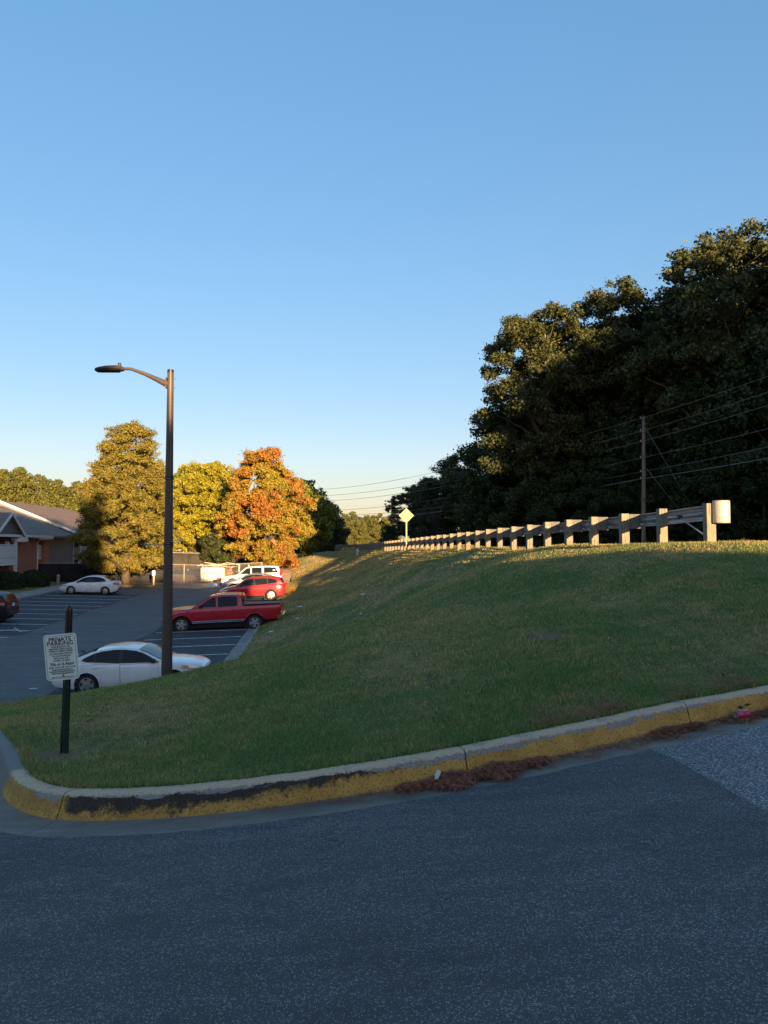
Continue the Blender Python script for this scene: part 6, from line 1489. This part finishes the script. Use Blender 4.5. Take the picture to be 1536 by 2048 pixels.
for sx in (-1, 1): MB().lathe([(.0255, 0), (.0245, .004), (.021, .0), (0, -.001)] if sx > 0 else [(.0255, 0), (.0245, -.004), (.021, 0), (0, .001)], 20, (sx * .0612, 0, 0), 'X', False).build('lid', 'galv', can, 40)
i = near_curb(2.80); q = cpath[i] - cnorm[i] * .012; b = MB()
b.grid([[(q[0] + ctan[i][0] * -u - cnorm[i][0] * v * .4, q[1] - ctan[i][1] * u - cnorm[i][1] * v * .4, float(drive_z(q[0], q[1])) + .085 + .02 * math.sin(u * 60) + v * .3) for u in (-.05, -.02, .01, .05)] for v in (-.04, -.01, .03)])
tag(b.build('dead_leaf', 'dead_leaf', None, 60), 'curled brown leaf leaning on the kerb behind the drink can', 'leaf')
i = near_curb(.36); q = cpath[i] - cnorm[i] * .06; z = float(drive_z(q[0], q[1])) + .055
tag(MB().add([(q[0] - .018, q[1], z - .035), (q[0] + .008, q[1] + .008, z - .03), (q[0] + .022, q[1], z + .03), (q[0] + .0, q[1] - .006, z + .045), (q[0] - .020, q[1] + .002, z + .012), (q[0] + .006, q[1] - .016, z)], [(0, 1, 5), (1, 2, 5), (2, 3, 5), (3, 4, 5), (4, 0, 5)]).build('paper_scrap', 'paper'), 'torn white paper scrap standing in the needles by the kerb', 'paper scrap')
# litter on the bank
for k, (px, py, Y, s, lab) in enumerate(((600, 1216, 33, .16, 'white litter scrap low on the bank beside the truck tail'), (725, 1190, 36, .12, 'white litter scrap in the middle of the bank'), (541, 1265, 32, .12, 'pale litter scrap at the foot of the bank by the truck'), (594, 1238, 33, .10, 'tiny white litter below the bigger scrap on the bank'), (735, 1172, 40, .09, 'tiny white litter high on the bank'), (722, 1229, 28, .07, 'tiny pale litter low in the middle of the bank'))):
    best = min(np.arange(20, 60, .5), key=lambda yy: abs(bz(at(px, py, yy).x, yy) - at(px, py, yy).z)); p = at(px, py, float(best)); p.z = bz(p.x, p.y) + .03
    tag(MB().add([p + Vector(q) * s for q in ((-1, 0, 0), (0, -.4, .15), (1, .1, .35), (.6, .3, .5), (-.5, .3, .3))], [(0, 1, 4), (1, 2, 3), (1, 3, 4)]).build('litter_scrap', 'paper'), lab, 'litter', 'white scraps on the bank')
for k, (px, py, Y, lab) in enumerate(((859, 1371, 12, 'small dark leaf on the grass in the middle of the bank'), (1045, 1219, 17, 'dark leaf on the upper bank right of centre'), (179, 1449, 11, 'dark leaf on the grass right of the parking sign'))):
    best = min(np.arange(5, 40, .25), key=lambda yy: abs(bz(at(px, py, yy).x, yy) - at(px, py, yy).z)); p = at(px, py, float(best)); p.z = bz(p.x, p.y) + .035
    tag(MB().add([p + Vector(q) * .055 for q in ((-1, 0, 0), (0, -.5, .1), (1, 0, .3), (.2, .6, .5), (-.2, .1, .5))], [(0, 1, 4), (1, 2, 4), (2, 3, 4), (3, 0, 4)]).build('fallen_leaf', 'dead_leaf'), lab, 'leaf', 'dark leaves on the bank')

# small dry leaves and clippings lying in the grass
n = 420; gg = np.random.default_rng(31); Y = gg.uniform(5, 20, n); X = Y * gg.uniform(-.5, .56, n); k = in_poly(np.array(lawn_poly), X, Y); X, Y = X[k], Y[k]; n = len(X); Z = bank_z(X, Y) + gg.uniform(.012, .045, n)
V, Fq = cards(np.stack([X, Y, Z], 1), np.tile([0.0, 0, 1], (n, 1)), .022, gg, .5, .5)
stuff(link('fallen_leaves', np_mesh('fallen_leaves', V, Fq, 'dead_leaf', 4)), 'small dry brown leaves scattered through the mown grass', 'leaves')
# taller weed tufts
n0 = 60; Y0 = gg.uniform(5.2, 16, n0); X0 = Y0 * gg.uniform(-.45, .55, n0); k = in_poly(np.array(lawn_poly), X0, Y0); X0, Y0 = X0[k], Y0[k]; m_ = 26
X = np.repeat(X0, m_) + gg.normal(0, .03, len(X0) * m_); Y = np.repeat(Y0, m_) + gg.normal(0, .03, len(X0) * m_); n = len(X); Z = bank_z(X, Y); a = gg.uniform(0, 2 * PI, n); h = gg.uniform(.05, .12, n); w = .0032
base = np.stack([X, Y, Z - .004], 1); s = np.stack([np.cos(a) * w, np.sin(a) * w, 0 * a], 1); tip = base + np.stack([np.sin(a) * h * .6, np.cos(a) * h * .6, h], 1)
stuff(link('weeds', np_mesh('weeds', np.stack([base - s, base + s, tip], 1).reshape(-1, 3), np.arange(3 * n).reshape(n, 3), 'blade', 3)), 'taller weed tufts standing out of the mown grass', 'weeds')
